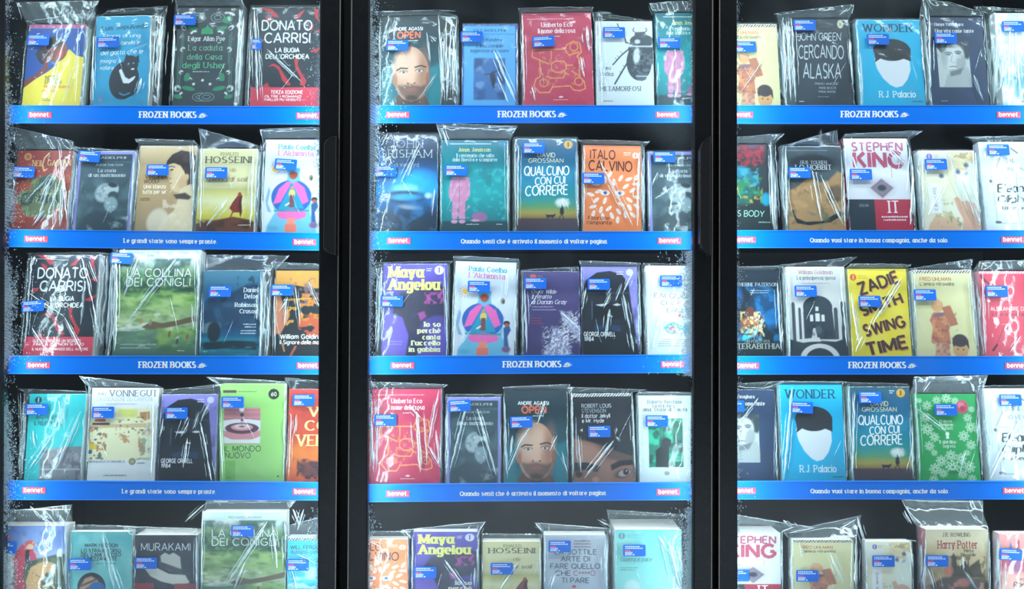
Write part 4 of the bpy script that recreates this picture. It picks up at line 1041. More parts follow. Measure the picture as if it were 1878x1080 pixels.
c = cover('grey_hat', 247, 362, 981, 1122, '2c313c', 'd8dde0')
c.n('343a46', 24, .4, .7, 110, .6).p('294,1020 302,1014 310,1018 318,1014 330,1022 333,1050 312,1048 296,1040', 'b9bcb4', 1.5).p('292,1030 336,1046 334,1056 292,1040', '3f434c', 2).p('264,1042 282,1040 310,1054 340,1056 348,1070 330,1076 296,1068 276,1058', 'cfcfc2', 1.5).r(247, 1071, 282, 1122, '9c3040', 1).r(320, 1072, 362, 1122, '9c3040', 1)
c.t('MURAKAMI', 258, 349, 1010, 13.5, 'c9d2d8', 'light')

c = cover('teal_road', 527, 630, 986, 1122, '35c0dc', 'e8f0f2')
c.hatch(986, 991, '6a4a5c', 'd8dde0', 5)
c.r(527, 992, 630, 1122, '3fc0d8').n('1f8aa4', 14, .54, .66, 111, .8, (527, 1060, 630, 1122), sx=2).n('c8eaf0', 12, .55, .7, 112, .7, (527, 1040, 630, 1080), sx=2.5)
c.t('WILL FERGUSON', 532, 605, 1007, 6.5, '2f4a58', 'sans').t('Autostop con Buddha', 533, 610, 1015.5, 6.5, '6a4a68', 'sans')

c = cover('grey_plain_type', 998, 1112, 981, 1122, 'b3bfcc', 'e6ecf0')
c.n('c0cbd6', 24, .4, .7, 113, .6)
for tt, x0, x1, yb in (('LA SOTTILE', 1017, 1094, 1017), ('ARTE DI', 1028, 1082, 1030), ('FARE QUELLO', 1009, 1101, 1043.5), ('TI PARE', 1030, 1080, 1070)):
    c.t(tt, x0, x1, yb, 9, '55616c', 'sans')
c.t('CHE', 1018, 1046, 1056.5, 9, '55616c', 'sans').t('C****O', 1052, 1092, 1056.5, 9, 'a8707c', 'sans').lines(1050, 1086, 993, 3, 5.5, 2.4, '96727c', al='c').e(1053, 1077, 4, 3, 'c0505c')

c = cover('aqua_plain', 1128, 1250, 970, 1122, '7fd0cc', 'eaf6f6')
c.g((970, '6fc6c4'), (1040, '86d6d0'), (1122, '9ae0da')).n('98dcd6', 30, .45, .7, 114, .5).e(1160, 1080, 14, 14, 'd5ece8', 0, 8, .7)
c.e(1140.5, 982, 6.2, 6.2, '5f8f94').r(1139.6, 977, 1141.4, 987, '9fd4d4').lines(1150, 1170, 981, 2, 4, 1.6, '5fa8a8').t('Guerra e pace', 1138, 1196, 1030, 7.5, '4f8688', 'ital').lines(1137, 1178, 1043, 2, 4, 1.6, '5f9c9c')

c = cover('parchment_castle', 1698, 1813, 971, 1122, 'cbc0a0', 'b04a58')
c.g((971, 'cfc6a8'), (1010, 'c6b68e'), (1060, 'b09670'), (1122, 'a88a70')).n('d8ceb0', 20, .5, .7, 115, .6, (1698, 972, 1813, 1020)).n('8a7450', 16, .5, .66, 116, .6, (1700, 1020, 1813, 1122))
c.p('1744,1060 1745,1022 1749,1014 1753,1022 1756,1040 1766,1036 1770,1030 1776,1030 1778,1040 1796,1026 1800,1050 1806,1060', '4a4030', 2.5).n('3a3428', 8, .5, .62, 117, .7, (1740, 1020, 1808, 1070)).p('1698,1078 1730,1060 1770,1056 1813,1070 1813,1122 1698,1122', '54493e', 5).e(1740, 1048, 8, 10, 'c4705c', 0, 5, .8).e(1766, 1070, 12, 8, 'cf8070', 0, 5, .7).n('c98878', 12, .52, .66, 118, .7, (1700, 1070, 1813, 1122))
c.t('J.K. ROWLING', 1729, 1781, 984, 7, '5a5a54', 'serif').t('Harry Potter', 1719, 1793, 1006, 14, 'a03a44', 'serif').t('Pietra', 1768, 1786, 1013, 5.5, '4a4238', 'serif').t('Filosofale', 1762, 1790, 1020.5, 5.5, '4a4238', 'serif')

c = cover('rose_castle', 1833, 1945, 978, 1122, 'e4a09a', 'eec6c4')
c.g((978, 'e89c98'), (1040, 'e58a88'), (1060, 'e8aea2'), (1122, 'e8b4a6')).p('1833,1030 1850,1020 1856,1008 1862,1022 1880,1016 1900,1010 1945,1018 1945,1052 1833,1048', 'cc5468', 4, .9).p('1851,1006 1854,992 1858,1006', '5a78a8', 1).r(1864, 993, 1871, 1030, 'c4405a', 1).e(1867, 993, 4, 3, 'c03a4c').n('9a4a84', 8, .52, .64, 119, .8, (1836, 1015, 1945, 1054)).e(1864, 1040, 8, 12, '8a5a94', 0, 4, .7)
c.t('Roald', 1858, 1890, 1078, 9, '4a4050', 'brush').t('Kim', 1871, 1890, 1066, 5, '7a5a60', 'sans')
# ---------------------------------------------------------------- the room
def struct(o, label=None):
    o['kind'] = 'structure'
    return o


m = MB(); m.box(-6, 6, -7, 1.2, -.05, 0); struct(m.done('floor', M_FLOOR))
m = MB(); m.box(-6, 6, .62, .72, 0, 3.3); struct(m.done('wall_back', M_WALL))
m = MB(); m.box(-6, 6, -7, 1.2, 3.3, 3.35); struct(m.done('ceiling', M_WALL))

# ---------------------------------------------------------------- the freezer carcass
YG = -.105                                   # glass plane
XL, XR = P(-95, 0, YG)[0], P(2075, 0, YG)[0]
cab = empty('freezer_cabinet', (0, .2, 0), 'black upright freezer cabinet holding five shelves of bagged books', 'freezer')


def under(o, parent):
    o.parent = parent
    o.matrix_parent_inverse = parent.matrix_basis.inverted()
    return o


def box_part(name, parent, mat, *b):
    m = MB(); m.box(*b)
    return under(m.done(name, mat), parent)


box_part('back_panel', cab, M_LINER, XL, XR, .46, .50, .02, 2.24)
box_part('side_panel', cab, M_LINER, XL - .04, XL, -.082, .50, .0, 2.24)
box_part('side_panel', cab, M_LINER, XR, XR + .04, -.082, .50, .0, 2.24)
box_part('roof_panel', cab, M_LINER, XL - .04, XR + .04, -.082, .50, 2.24, 2.30)
box_part('base_plinth', cab, M_BLACK, XL, XR, -.082, .46, .0, .30)


def slab(mb, xt0, xt1, xb0, xb1, y0, y1, z0, z1):
    """upright post given by photograph x at the top and the bottom of the frame"""
    def x(t, b, z):
        py = 540 - (z - ZC) / (S * K(y0))
        return (t + (b - t) * py / 1080 - 939) * S * K(y0)
    f = [(x(xt0, xb0, z0), y0, z0), (x(xt1, xb1, z0), y0, z0), (x(xt1, xb1, z1), y0, z1), (x(xt0, xb0, z1), y0, z1)]
    mb.hexa(f, [(a, y1, c) for a, b, c in f])


def mull(t0, t1, b0, b1):
    m = MB(); slab(m, t0, t1, b0, b1, -.080, -.045, .30, 2.24)
    under(m.done('mullion', M_GASKET), cab)


mull(600, 664, 596, 660)
mull(1290, 1336, 1290, 1336)

# ---------------------------------------------------------------- doors
DOORS = [
    dict(l=(-36, -4, -36, -8), r=(589, 624, 585, 615), side='left', frost=[('l', 42, 1.5), ('r', 20, .6)], handle=((594, 264), (598, 257), (606, 252), (617, 249), (615, 468), (604, 464), (597, 460), (593, 455)), hl=1),
    dict(l=(645, 675, 638, 671), r=(1276, 1307, 1274, 1305), side='middle', frost=[('l', 26, 1.0), ('r', 24, 1.3)], handle=((1284, 272), (1286, 265), (1293, 256), (1303, 250), (1303, 468), (1292, 461), (1286, 454), (1284, 447)), hl=1),
    dict(l=(1320, 1350, 1319, 1351), r=(1965, 2000, 1965, 2000), side='right', frost=[('l', 8, .35)], handle=None, hl=0),
]
ZB, ZT = .34, 2.22
for di, d in enumerate(DOORS):
    cx = (d['l'][1] + d['r'][0]) / 2
    door = empty('freezer_door', P(cx, 540, YG) and (P(cx, 0, YG)[0], YG, ZB),
                 {'left': 'black framed glass freezer door on the left with frost down its left edge',
                  'middle': 'black framed glass freezer door in the middle, frosted on both edges',
                  'right': 'black framed glass freezer door at the right, running out of the picture'}[d['side']],
                 'freezer door', 'glass freezer doors')
    m = MB()
    slab(m, *d['l'], -.130, -.088, ZB, ZT)
    slab(m, *d['r'], -.130, -.088, ZB, ZT)
    xa, xb = P(d['l'][1], 0, -.13)[0], P(d['r'][0], 0, -.13)[0]
    m.box(xa - .02, xb + .02, -.130, -.088, ZT, ZT + .02)
    m.box(xa - .02, xb + .02, -.130, -.088, ZB - .03, ZB)
    fr = under(m.done('door_frame', M_BLACK), door)
    xg0, xg1 = P(d['l'][1], 0, YG)[0] - .012, P(d['r'][0], 0, YG)[0] + .012
    m = MB(); m.add([(xg0, YG, ZB), (xg1, YG, ZB), (xg1, YG, ZT), (xg0, YG, ZT)], [(0, 1, 2, 3)])
    under(m.done('glass_pane', M_GLASS), door)
    # thin bronze edges along the outer sides of the posts
    for (t, b, on) in ((d['l'][0], d['l'][2], di > 0), (d['r'][1], d['r'][3], di < 2)):
        if on:
            m = MB(); slab(m, t - .9, t + .9, b - .9, b + .9, -.1325, -.130, ZB, ZT)
            under(m.done('edge_trim', M_TRIM), door)
    # grey gasket line beside the glass
    m = MB(); slab(m, d['r'][0] - 2.2, d['r'][0] + .2, d['r'][2] - 2.2, d['r'][2] + .2, -.1285, -.110, ZB, ZT)
    slab(m, d['l'][1] - .2, d['l'][1] + 1.4, d['l'][3] - .2, d['l'][3] + 1.4, -.1285, -.110, ZB, ZT)
    under(m.done('gasket', M_GASKET), door)
    if d['handle']:
        ring = [P(x, y, -.16) for x, y in d['handle']]
        n = len(ring)
        ins = [(np.array(q) - np.mean(ring, 0)) for q in ring]
        mid = np.mean(ring, 0)
        rim_i = []
        for q in ins:
            rim_i.append(mid + q * np.array(((abs(q[0]) - .0013) / max(abs(q[0]), 1e-6), 1, (abs(q[2]) - .0013) / max(abs(q[2]), 1e-6))))
        V = [tuple(r) for r in ring] + [(r[0], -.1302, r[2]) for r in ring]
        F = [tuple(range(n))] + [(i + n, (i + 1) % n + n, (i + 1) % n, i) for i in range(n)]
        h = mesh_obj('handle', [(v[0], v[1] + .0009 if i < n else v[1], v[2]) for i, v in enumerate(V)], F, M_HANDLE)
        under(h, door)
        V = [tuple(r) for r in ring] + [tuple(r) for r in rim_i] + [(r[0], -.156, r[2]) for r in ring]
        F = [(i, (i + 1) % n, (i + 1) % n + n, i + n) for i in range(n)] + [(i + 2 * n, (i + 1) % n + 2 * n, (i + 1) % n, i) for i in range(n)]
        rim = mesh_obj('grip_rim', V, F, M_HRIM)
        rim.parent = h
    # frost along the edges of the pane: a crust of rime and loose crystals on it
    rng = np.random.default_rng(10 + di)
    V, F, MI, CC = [], [], [], []

    def thick(side, py):
        off = fbm(np.full(len(py), 3.0 + di), py, 90, 7 + di + (side == 'r'), 3)
        if side == 'r' and di == 0:
            off = np.where((py < 230) | ((py > 250) & (py < 440)) | (py > 930), off, off * .15)
        if side == 'r' and di == 1:
            off = np.where(py > 930, .75 + (py - 930) / 300, np.where((py > 460) & (py < 690), 1.0, off * .45))
        if side == 'l' and di == 1:
            off = np.where(py < 660, off + .25, off * .6)
        if side == 'l' and di == 0:
            off = off + .15
        return np.clip((off - .18) * 2.0, .03, 3)

    def edge_x(side, yy):
        e = d['l'] if side == 'l' else d['r']
        i0, i1 = (1, 3) if side == 'l' else (0, 2)
        return e[i0] + (e[i1] - e[i0]) * yy / 1080

    for side, wpx, dens in d['frost']:
        sg = 1 if side == 'l' else -1
        # crust
        pys = np.arange(-16, 1100, 3.0)
        th_ = thick(side, pys)
        nc = 14
        k0 = len(V)
        for r_, yy in enumerate(pys):
            for j in range(nc + 1):
                q = j / nc
                dist = q * wpx * 1.9
                X, _, Z = P(edge_x(side, yy) + sg * (dist - 2), yy, YG + .002)
                V.append((X, YG + .002 + .0012 * math.sin(yy * .9 + j * 2.1) * (1 - q), Z))
                dn = .62 * min(1.15, dens) * math.exp(-dist / max(3.0, wpx * .62 * th_[r_])) + .22 - .22 * q
                CC.append((dn, dn, dn))
        for r_ in range(len(pys) - 1):
            for j in range(nc):
                a_ = k0 + r_ * (nc + 1) + j
                F.append((a_, a_ + nc + 1, a_ + nc + 2, a_ + 1)); MI.append(1)
        # crystals
        N_ = int(9000 * dens)
        py = rng.uniform(-10, 1090, N_)
        dist = rng.exponential(.40, N_) * wpx * thick(side, py)
        keep = fbm(dist * 2.2, py, 7, 30 + di, 2) > .45
        for q in np.nonzero(keep)[0]:
            yy = py[q]
            X, _, Z = P(edge_x(side, yy) + sg * (1 + dist[q]), yy, YG + .004)
            r = rng.uniform(.0004, .0014)
            a_ = rng.uniform(0, 6.28)
            k = len(V)
            el = rng.uniform(.3, 1)
            yo = YG + .003 + rng.uniform(0, .005)
            ca, sa = math.cos(a_), math.sin(a_)
            for u, v in ((-1, 0), (0, -el), (1, 0), (0, el)):
                V.append((X + r * (u * ca - v * sa), yo + rng.uniform(-.0007, .0007), Z + r * 1.25 * (u * sa + v * ca)))
            V.append((X, yo - r * .7, Z))
            CC += [(1, 1, 1)] * 5
            F += [(k, k + 1, k + 4), (k + 1, k + 2, k + 4), (k + 2, k + 3, k + 4), (k + 3, k, k + 4)]
            MI += [0] * 4
    o = mesh_obj('frost', V, F, [M_FROST, M_RIME], col=np.array(CC), mi=MI)
    o['kind'] = 'stuff'
    under(o, door)

# ---------------------------------------------------------------- shelves
YS = -.034
STRIP = {  # row: per door (top-left, top-right, bottom-left, bottom-right) in the photograph
    1: ((193, 195, 226, 228), (193, 193, 226, 225), (193, 193, 227, 227)),
    2: ((420, 427, 453, 460), (424, 424, 458, 458), (422, 422, 455, 455)),
    3: ((652, 653, 686, 687), (653, 650, 687, 684), (653, 653, 687, 687)),
    4: ((881, 884, 917, 918), (888, 884, 921, 917), (882, 882, 916, 916)),
}
SX = ((4, 606), (662, 1288), (1338, 1978))
BLUE = '007cf0'
SLOGAN = {1: None, 3: None,
          2: ('Le grandi storie sono sempre pronte.', 'Quando senti che è arrivato il momento di voltare pagina.', 'Quando vuoi stare in buona compagnia, anche da solo.'),
          4: ('Le grandi storie sono sempre pronte.', 'Quando senti che è arrivato il momento di voltare pagina.', 'Quando vuoi stare in buona compagnia, anche da solo.')}
TX = {1: ((254, 361), (912, 1020), (1541, 1648)), 3: ((253, 360), (921, 1030), (1555, 1662)),
      2: ((226, 398), (845, 1114), (1485, 1739)), 4: ((223, 396), (843, 1112), (1486, 1740))}
TAGX = {1: ((52, 543), (708, 1202), (1338, 1828)), 2: ((45, 537), (710, 1206), (1343, 1836)),
        3: ((49, 544), (717, 1212), (1349, 1843)), 4: ((41, 537), (708, 1204), (1343, 1839))}
WHERE = ('left', 'middle', 'right')
ORD = {1: 'top', 2: 'second', 3: 'third', 4: 'fourth', 5: 'lowest'}
SHELFZ = {}


def lettering(txt, x0, x1, yb, cap, style, px2, mb, c, dy):
    V, F = text_geo(txt, style)
    mn, mx = V[:, 0].min(), V[:, 0].max()
    X = x0 + (V[:, 0] - mn) * (x1 - x0) / (mx - mn)
    Yp = yb - V[:, 1] * cap / 7
    lev = [0] * len(V)
    for j, f in enumerate(F):
        for q in f:
            lev[q] = (j % 17) * 1.2e-5
    mb.add([px2(a, b, dy + e) for a, b, e in zip(X, Yp, lev)], F, tuple(lin(c)))


for row in (1, 2, 3, 4, 5):
    for k in range(3):
        if row < 5:
            tl, tr, bl, br = STRIP[row][k]
        else:
            tl = tr = 1112; bl = br = 1146
        zs = P(0, (tl + tr) / 2 + 9, 0)[2]
        SHELFZ[row, k] = zs
        x0, x1 = SX[k]
        xw0, xw1 = P(x0, 0, YS)[0], P(x1, 0, YS)[0]
        kind = 'blue strip with white capitals' if row in (1, 3) else 'blue strip with small white writing'
        lab = (f'{ORD[row]} freezer shelf behind the {WHERE[k]} door, {kind}' if row < 5
               else f'lowest freezer shelf behind the {WHERE[k]} door, hidden under its books')
        sh = empty('freezer_shelf', ((xw0 + xw1) / 2, 0, zs), lab, 'shelf', 'freezer shelves')
        m = MB(); m.box(xw0, xw1, YS + .006, .42, zs - .018, zs)
        under(m.done('shelf_board', M_BOARD), sh)
        if row < 5:                        # added unseen light line behind the strip, brightens the book tops
            area('added_shelf_light', ((xw0 + xw1) / 2, -.023, zs - .0195), (math.radians(22), 0, 0), xw1 - xw0 - .06, .010, .65, COOL)
        # blue front strip, a little tilted where the photograph shows it so
        m = MB()
        za = lambda py: P(0, py, YS)[2]
        f = [(xw0, YS, za(bl)), (xw1, YS, za(br)), (xw1, YS, za(tr)), (xw0, YS, za(tl))]
        m.hexa(f, [(a, YS + .0045, c_) for a, b, c_ in f], tuple(lin(BLUE)))
        tilt = lambda x: (tr - tl) * (x - x0) / (x1 - x0)
        px2 = lambda a, b, dy: (P(a, 0, YS)[0], YS - dy, P(0, b + tilt(a), YS)[2])
        if row in (1, 3):
            a, b = TX[row][k]
            yb = tl + 21.5
            w1 = (b - a) * 58 / 107
            lettering('FROZEN', a, a + w1 - 3, yb, 10.5, 'title', px2, m, 'ffffff', .0003)
            lettering('BOOKS', a + w1, b, yb, 10.5, 'title', px2, m, 'ffffff', .0003)
            V, F = burst_geo(b + 9.5, yb - 1.5, 10)
            m.add([px2(p[0], p[1], .0003) for p in V], F, tuple(lin('ffffff')))
        elif row in (2, 4):
            a, b = TX[row][k]
            lettering(SLOGAN[row][k], a, b, tl + 22, 7.2, 'slogan', px2, m, 'ffffff', .0003)
        # raised price-rail lips along both edges
        for py in ((tl + .8, tr + .8), (bl - 1.2, br - 1.2)):
            f = [(xw0, YS - .0012, za(py[0] + .8)), (xw1, YS - .0012, za(py[1] + .8)), (xw1, YS - .0012, za(py[1] - .8)), (xw0, YS - .0012, za(py[0] - .8))]
            m.hexa(f, [(q, YS, c_) for q, _, c_ in f], tuple(lin('2f8cf0')))
        st = under(m.done('price_strip', M_SIGN, col=True), sh)
        if row < 5:
            for tx in TAGX[row][k]:
                m = MB()
                y0 = tl + 12
                q = [px2(tx, y0 + 11.5, .0009), px2(tx + 43, y0 + 11.5, .0009), px2(tx + 43, y0, .0009), px2(tx, y0, .0009)]
                m.hexa(q, [(a, YS - .0001, c_) for a, b, c_ in q], tuple(lin('ea5c76')))
                lettering('bennet.', tx + 3, tx + 40, y0 + 8.6, 7.4, 'heavy', px2, m, 'fff4f4', .0012)
                tg = m.done('store_tag', M_SIGN, col=True)
                tg.parent = st
                tg['label'] = 'small red tag with white lettering'

# ---------------------------------------------------------------- books in their bags
COVER_ME = {}


def cover_mesh(key):
    if key not in COVER_ME:
        V, F, C = CV[key].mesh(key)
        b = len(V)
        V += [(-.5, 1e-5, 0), (.5, 1e-5, 0), (.5, 1e-5, 1), (-.5, 1e-5, 1), (-.5, .0006, 0), (.5, .0006, 0), (.5, .0006, 1), (-.5, .0006, 1)]
        F += [tuple(i + b for i in q) for q in BOXF]
        C = np.concatenate([C, np.ones((8, 3)) * CV[key].spine])
        me = bpy.data.meshes.new('cover')
        me.from_pydata([tuple(map(float, v)) for v in V], [], [tuple(map(int, q)) for q in F])
        c4 = np.ones((len(V), 4), dtype=np.float32)
        c4[:, :3] = C
        at = me.color_attributes.new('Col', 'FLOAT_COLOR', 'POINT')
        at.data.foreach_set('color', c4.ravel())
        me.materials.append(M_PRINT)
        COVER_ME[key] = me
    return COVER_ME[key]


# the price sticker: 41 x 21 photograph pixels
def sticker_mesh():
    m = MB()
    w_, h_ = 41 * S, 21 * S
    c = .0018
    ring = [(-w_ / 2 + c, -h_ / 2), (w_ / 2 - c, -h_ / 2), (w_ / 2, -h_ / 2 + c), (w_ / 2, h_ / 2 - c), (w_ / 2 - c, h_ / 2), (-w_ / 2 + c, h_ / 2), (-w_ / 2, h_ / 2 - c), (-w_ / 2, -h_ / 2 + c)]
    n = 8
    blue = tuple(lin('1a66cc'))
    m.add([(x, 0, z) for x, z in ring] + [(x, .0003, z) for x, z in ring], [tuple(range(n))] + [(i + n, (i + 1) % n + n, (i + 1) % n, i) for i in range(n)], blue)
    px = lambda a, b, e=0: (-w_ / 2 + a * S, -.0001 - e, h_ / 2 - b * S)
    r = random.Random(3)
    for y, xe in ((4, 30), (7.2, 34)):
        x = 3.5
        while x < xe:
            ww = r.uniform(1.6, 4)
            m.add([px(x, y), px(x + ww, y), px(x + ww, y - 1.7), px(x, y - 1.7)], [(0, 1, 2, 3)], tuple(lin('d3e6fa')))
            x += ww + .8
    m.add([px(3.5, 12), px(13, 12), px(13, 9.6), px(3.5, 9.6)], [(0, 1, 2, 3)], tuple(lin('e2506c')))
    for tt, x0, x1, yb in (('FROZEN', 3.5, 17, 15.7), ('BOOKS', 3.5, 16, 19)):
        V, F = text_geo(tt, 'bold')
        mn, mx = V[:, 0].min(), V[:, 0].max()
        m.add([px(x0 + (v[0] - mn) * (x1 - x0) / (mx - mn), yb - v[1] * 2.7 / 7, (j // 4 % 17) * 8e-6) for j, v in enumerate(V)], F, tuple(lin('e9f4ff')))
    V, F = burst_geo(19, 18.6, 2.6)
    m.add([px(*p) for p in V], F, tuple(lin('e9f4ff')))
    return m


STK = sticker_mesh()
STICK = STK.done('price_sticker', M_SIGN, col=True)
STICK_ME = STICK.data
bpy.data.objects.remove(STICK)


def ribbon(pts, wid, yfun, rnd, V, F, lift=.0012, lim=None):
    """a fold in the film, whitened to carry a painted highlight: a low arched ridge along a line, tapering to its ends"""
    p = [np.array(q, float) for q in pts]
    # resample with a little wander
    L = sum(np.hypot(*(p[i + 1] - p[i])) for i in range(len(p) - 1))
    n = max(4, int(L / .010))
    out = []
    for i in range(n + 1):
        t = i / n * L
        for j in range(len(p) - 1):
            d = np.hypot(*(p[j + 1] - p[j]))
            if t <= d or j == len(p) - 2:
                out.append(p[j] + (p[j + 1] - p[j]) * min(1, t / max(d, 1e-9)))
                break
            t -= d
    out = np.array(out)
    tan = np.gradient(out, axis=0)
    tan /= np.linalg.norm(tan, axis=1, keepdims=True) + 1e-12
    nr = np.stack([-tan[:, 1], tan[:, 0]], 1)
    wob = np.array([rnd.gauss(0, .0005) for _ in out])
    out = out + nr * wob[:, None]
    k = len(V)
    for i, q in enumerate(out):
        s = i / n
        tp = min(1, .15 + 5 * min(s, 1 - s)) * rnd.uniform(.6, 1.15)
        hw = wid / 2 * tp
        for u, h in ((-1, 0), (-.55, .62), (0, .9 + rnd.uniform(-.15, .15)), (.5, .6), (1, 0)):
            a = q + nr[i] * hw * u
            ax = a[0] if lim is None else max(lim[0], min(lim[1], a[0]))
            V.append((ax, yfun(ax, a[1]) - lift - h * hw * 1.1, a[1]))
    for i in range(n):
        for j in range(4):
            a = k + i * 5 + j
            F.append((a, a + 1, a + 6, a + 5))


def bag(book, W, H, T, sl, sr, flap, streaks, seed):
    """clear bag round one book, in the book's own upright frame: x across, y into the cabinet, z up"""
    rnd = random.Random(seed)
    (fx0, fz0), (fx1, fz1) = flap
    xl, xr = -W / 2 - sl, W / 2 + sr
    d0 = .0042
    mid = T * .5
    ty = -.011 if seed % 2 else min(T * .8 + .003, mid + .014)   # mouths of neighbouring bags lean forward and back in turn
    nu, nb, nf = 34, 34, 9
    V, F, MI = [], [], []
    sd = seed * 13.7

    def edge_y(x):
        """how far the film sits back at the sides of the book"""
        if x < -W / 2:
            q = min(1, (-W / 2 - x) / max(sl, 1e-5))
        elif x > W / 2:
            q = min(1, (x - W / 2) / max(sr, 1e-5))
        else:
            return -d0
        return -d0 + (mid + d0) * (1 - math.sqrt(max(0, 1 - q ** 1.6)))
    us = np.linspace(0, 1, nu + 1)
    us = us + .06 * np.sin(us * 2 * math.pi) * -1      # columns closer at the sides
    lv = [i / nb for i in range(nb + 1)]
    ph = [rnd.uniform(0, 6.28) for _ in range(8)]

    def wr(x, z):
        return .5 * (.0011 * math.sin(x * 95 + z * 40 + ph[0]) * math.sin(z * 38 + ph[1]) + .0008 * math.sin(x * 210 - z * 75 + ph[2]) + .0006 * math.sin(z * 170 + x * 120 + ph[3]))
    ztop = H + .002
    rows = []
    for t in lv:
        z = .001 + t * (ztop - .001)
        row = []
        for u in us:
            x = xl + (xr - xl) * u
            ys = edge_y(x)
            side = max(0, abs(x) - W / 2) > 0
            y = ys + wr(x, z) * (1.0 if not side else 1.6)
            if side:
                x = max(xl, min(xr, x + min(.0012, .2 * (sl if x < 0 else sr)) * math.sin(z * 240 + ph[4] + x * 400)))
            row.append((x, min(y, -.0016) if not side else y, z))
        rows.append(row)
    fl = []
    for s in [(i + 1) / nf for i in range(nf)]:
        row = []
        for u in us:
            x0 = xl + (xr - xl) * u
            xt = fx0 + (fx1 - fx0) * u
            zt = fz0 + (fz1 - fz0) * u
            x = x0 + (xt - x0) * s
            z = ztop + (zt - ztop) * s
            y0 = edge_y(x0)
            y = y0 + (ty - .0012 - y0) * min(1, s * 1.6) + .0022 * s * math.sin(x * 70 + ph[5]) * math.sin(s * 4 + ph[6]) + .001 * math.sin(x * 260 + z * 150 + ph[7])
            row.append((x, y, z))
        fl.append(row)
    allr = rows + fl
    for row in allr:
        V += row
    n1 = nu + 1
    for i in range(len(allr) - 1):
        for j in range(nu):
            a = i * n1 + j
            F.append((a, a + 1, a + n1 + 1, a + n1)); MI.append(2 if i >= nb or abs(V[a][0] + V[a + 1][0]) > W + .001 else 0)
    # back of the bag, coarser
    b0 = len(V)
    bu = np.linspace(0, 1, 7)
    brow = [(0, .001), (.5, H * .5), (1, ztop)]
    nbk = 0
    for t, z in brow:
        for u in bu:
            x = xl + (xr - xl) * u
            e = min(u, 1 - u) * 6
            V.append((x, mid + (T - mid + .002) * min(1, e), z))
        nbk += 1
    for s in (.5, 1):
        for u in bu:
            x0 = xl + (xr - xl) * u
            x = x0 + (fx0 + (fx1 - fx0) * u - x0) * s
            zt = fz0 + (fz1 - fz0) * u
            e = min(u, 1 - u) * 6
            y0 = mid + (T - mid + .002) * min(1, e)
            V.append((x, y0 + (ty + .0012 - y0) * min(1, s * 1.2), ztop + (zt - ztop) * s))
        nbk += 1
    for i in range(nbk - 1):
        for j in range(6):
            a = b0 + i * 7 + j
            F.append((a, a + 7, a + 8, a + 1)); MI.append(0)
    nbase = len(F)
    yfun = lambda x, z: (edge_y(max(xl, min(xr, x))) if z < ztop else (lambda e, q: e + (ty - .003 - e) * q)(edge_y(max(xl, min(xr, x))), min(1, (z - ztop) / .02)))
    LM = lambda pts: (xl, xr) if max(q[1] for q in pts) < ztop else None
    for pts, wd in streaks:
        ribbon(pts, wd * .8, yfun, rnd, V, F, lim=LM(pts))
        (xa, za), (xb, zb) = pts[0], pts[-1]
        L_ = math.hypot(xb - xa, zb - za) + 1e-9
        for sg in (-1, 1):                  # finer whitened highlight folds running alongside
            o_ = sg * wd * rnd.uniform(.7, 1.3)
            t0, t1 = rnd.uniform(0, .35), rnd.uniform(.55, 1)
            q = lambda t: (xa + (xb - xa) * t + (zb - za) / L_ * o_, max(.002, za + (zb - za) * t - (xb - xa) / L_ * o_))
            if len(pts) == 2:
                ribbon([q(t0), q((t0 + t1) / 2), q(t1)], wd * .28, yfun, rnd, V, F, .0006, LM(pts))
    # folds of the slack film down both sides, whitened as highlights
    for s0, sgn, sw in ((-W / 2, -1, sl), (W / 2, 1, sr)):
        nn = max(1, int(sw / .0055))
        for q in range(nn):
            x0 = s0 + sgn * sw * (q + rnd.uniform(.2, .8)) / nn
            za, zb = rnd.uniform(0, .25) * H, rnd.uniform(.75, 1.0) * H
            pts = [(x0 + rnd.gauss(0, .0012), za + (zb - za) * i / 6) for i in range(7)]
            ribbon(pts, min(rnd.uniform(.0022, .0050), max(.0012, sw * .9)), yfun, rnd, V, F, .0004, (xl, xr))
    # one or two fine random folds and the welded hem of the mouth
    for q in range(1):
        xa, za = rnd.uniform(-.45, .45) * W, rnd.uniform(.1, .6) * H
        a = rnd.choice((1, -1)) * rnd.uniform(.15, .6)
        Lr = rnd.uniform(.15, .35) * H
        ribbon([(xa, za), (max(-W / 2, min(W / 2, xa + math.sin(a) * Lr)), za + math.cos(a) * Lr)], rnd.uniform(.0008, .0014), yfun, rnd, V, F, .0006)
    hx = lambda u, s: ((xl + (xr - xl) * u) + (fx0 + (fx1 - fx0) * u - xl - (xr - xl) * u) * s, ztop + (fz0 + (fz1 - fz0) * u - ztop) * s)
    ym = lambda x, z: ty - .003
    ribbon([hx(u, .97) for u in (0, .25, .5, .75, 1)], .0010, ym, rnd, V, F, .0004)
    for u in (.01, .99):
        ribbon([hx(u, s) for s in (.05, .5, .98)], .0015, ym, rnd, V, F, .0004)
    for q in range(1):
        u = rnd.choice((rnd.uniform(.03, .2), rnd.uniform(.8, .97)))
        ribbon([hx(u, rnd.uniform(.1, .3)), hx(min(1, max(0, u + rnd.uniform(-.12, .12))), rnd.uniform(.7, .95))], rnd.uniform(.001, .002), ym, rnd, V, F, .0006)
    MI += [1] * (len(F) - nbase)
    return mesh_obj('plastic_bag', V, F, [M_FILM, M_CREASE_SHINE, M_SLACK_SHEEN], book, mi=MI, smooth=True)


LEAN = {1: 9.5, 2: 10, 3: 9, 4: 7.5, 5: 1.5}


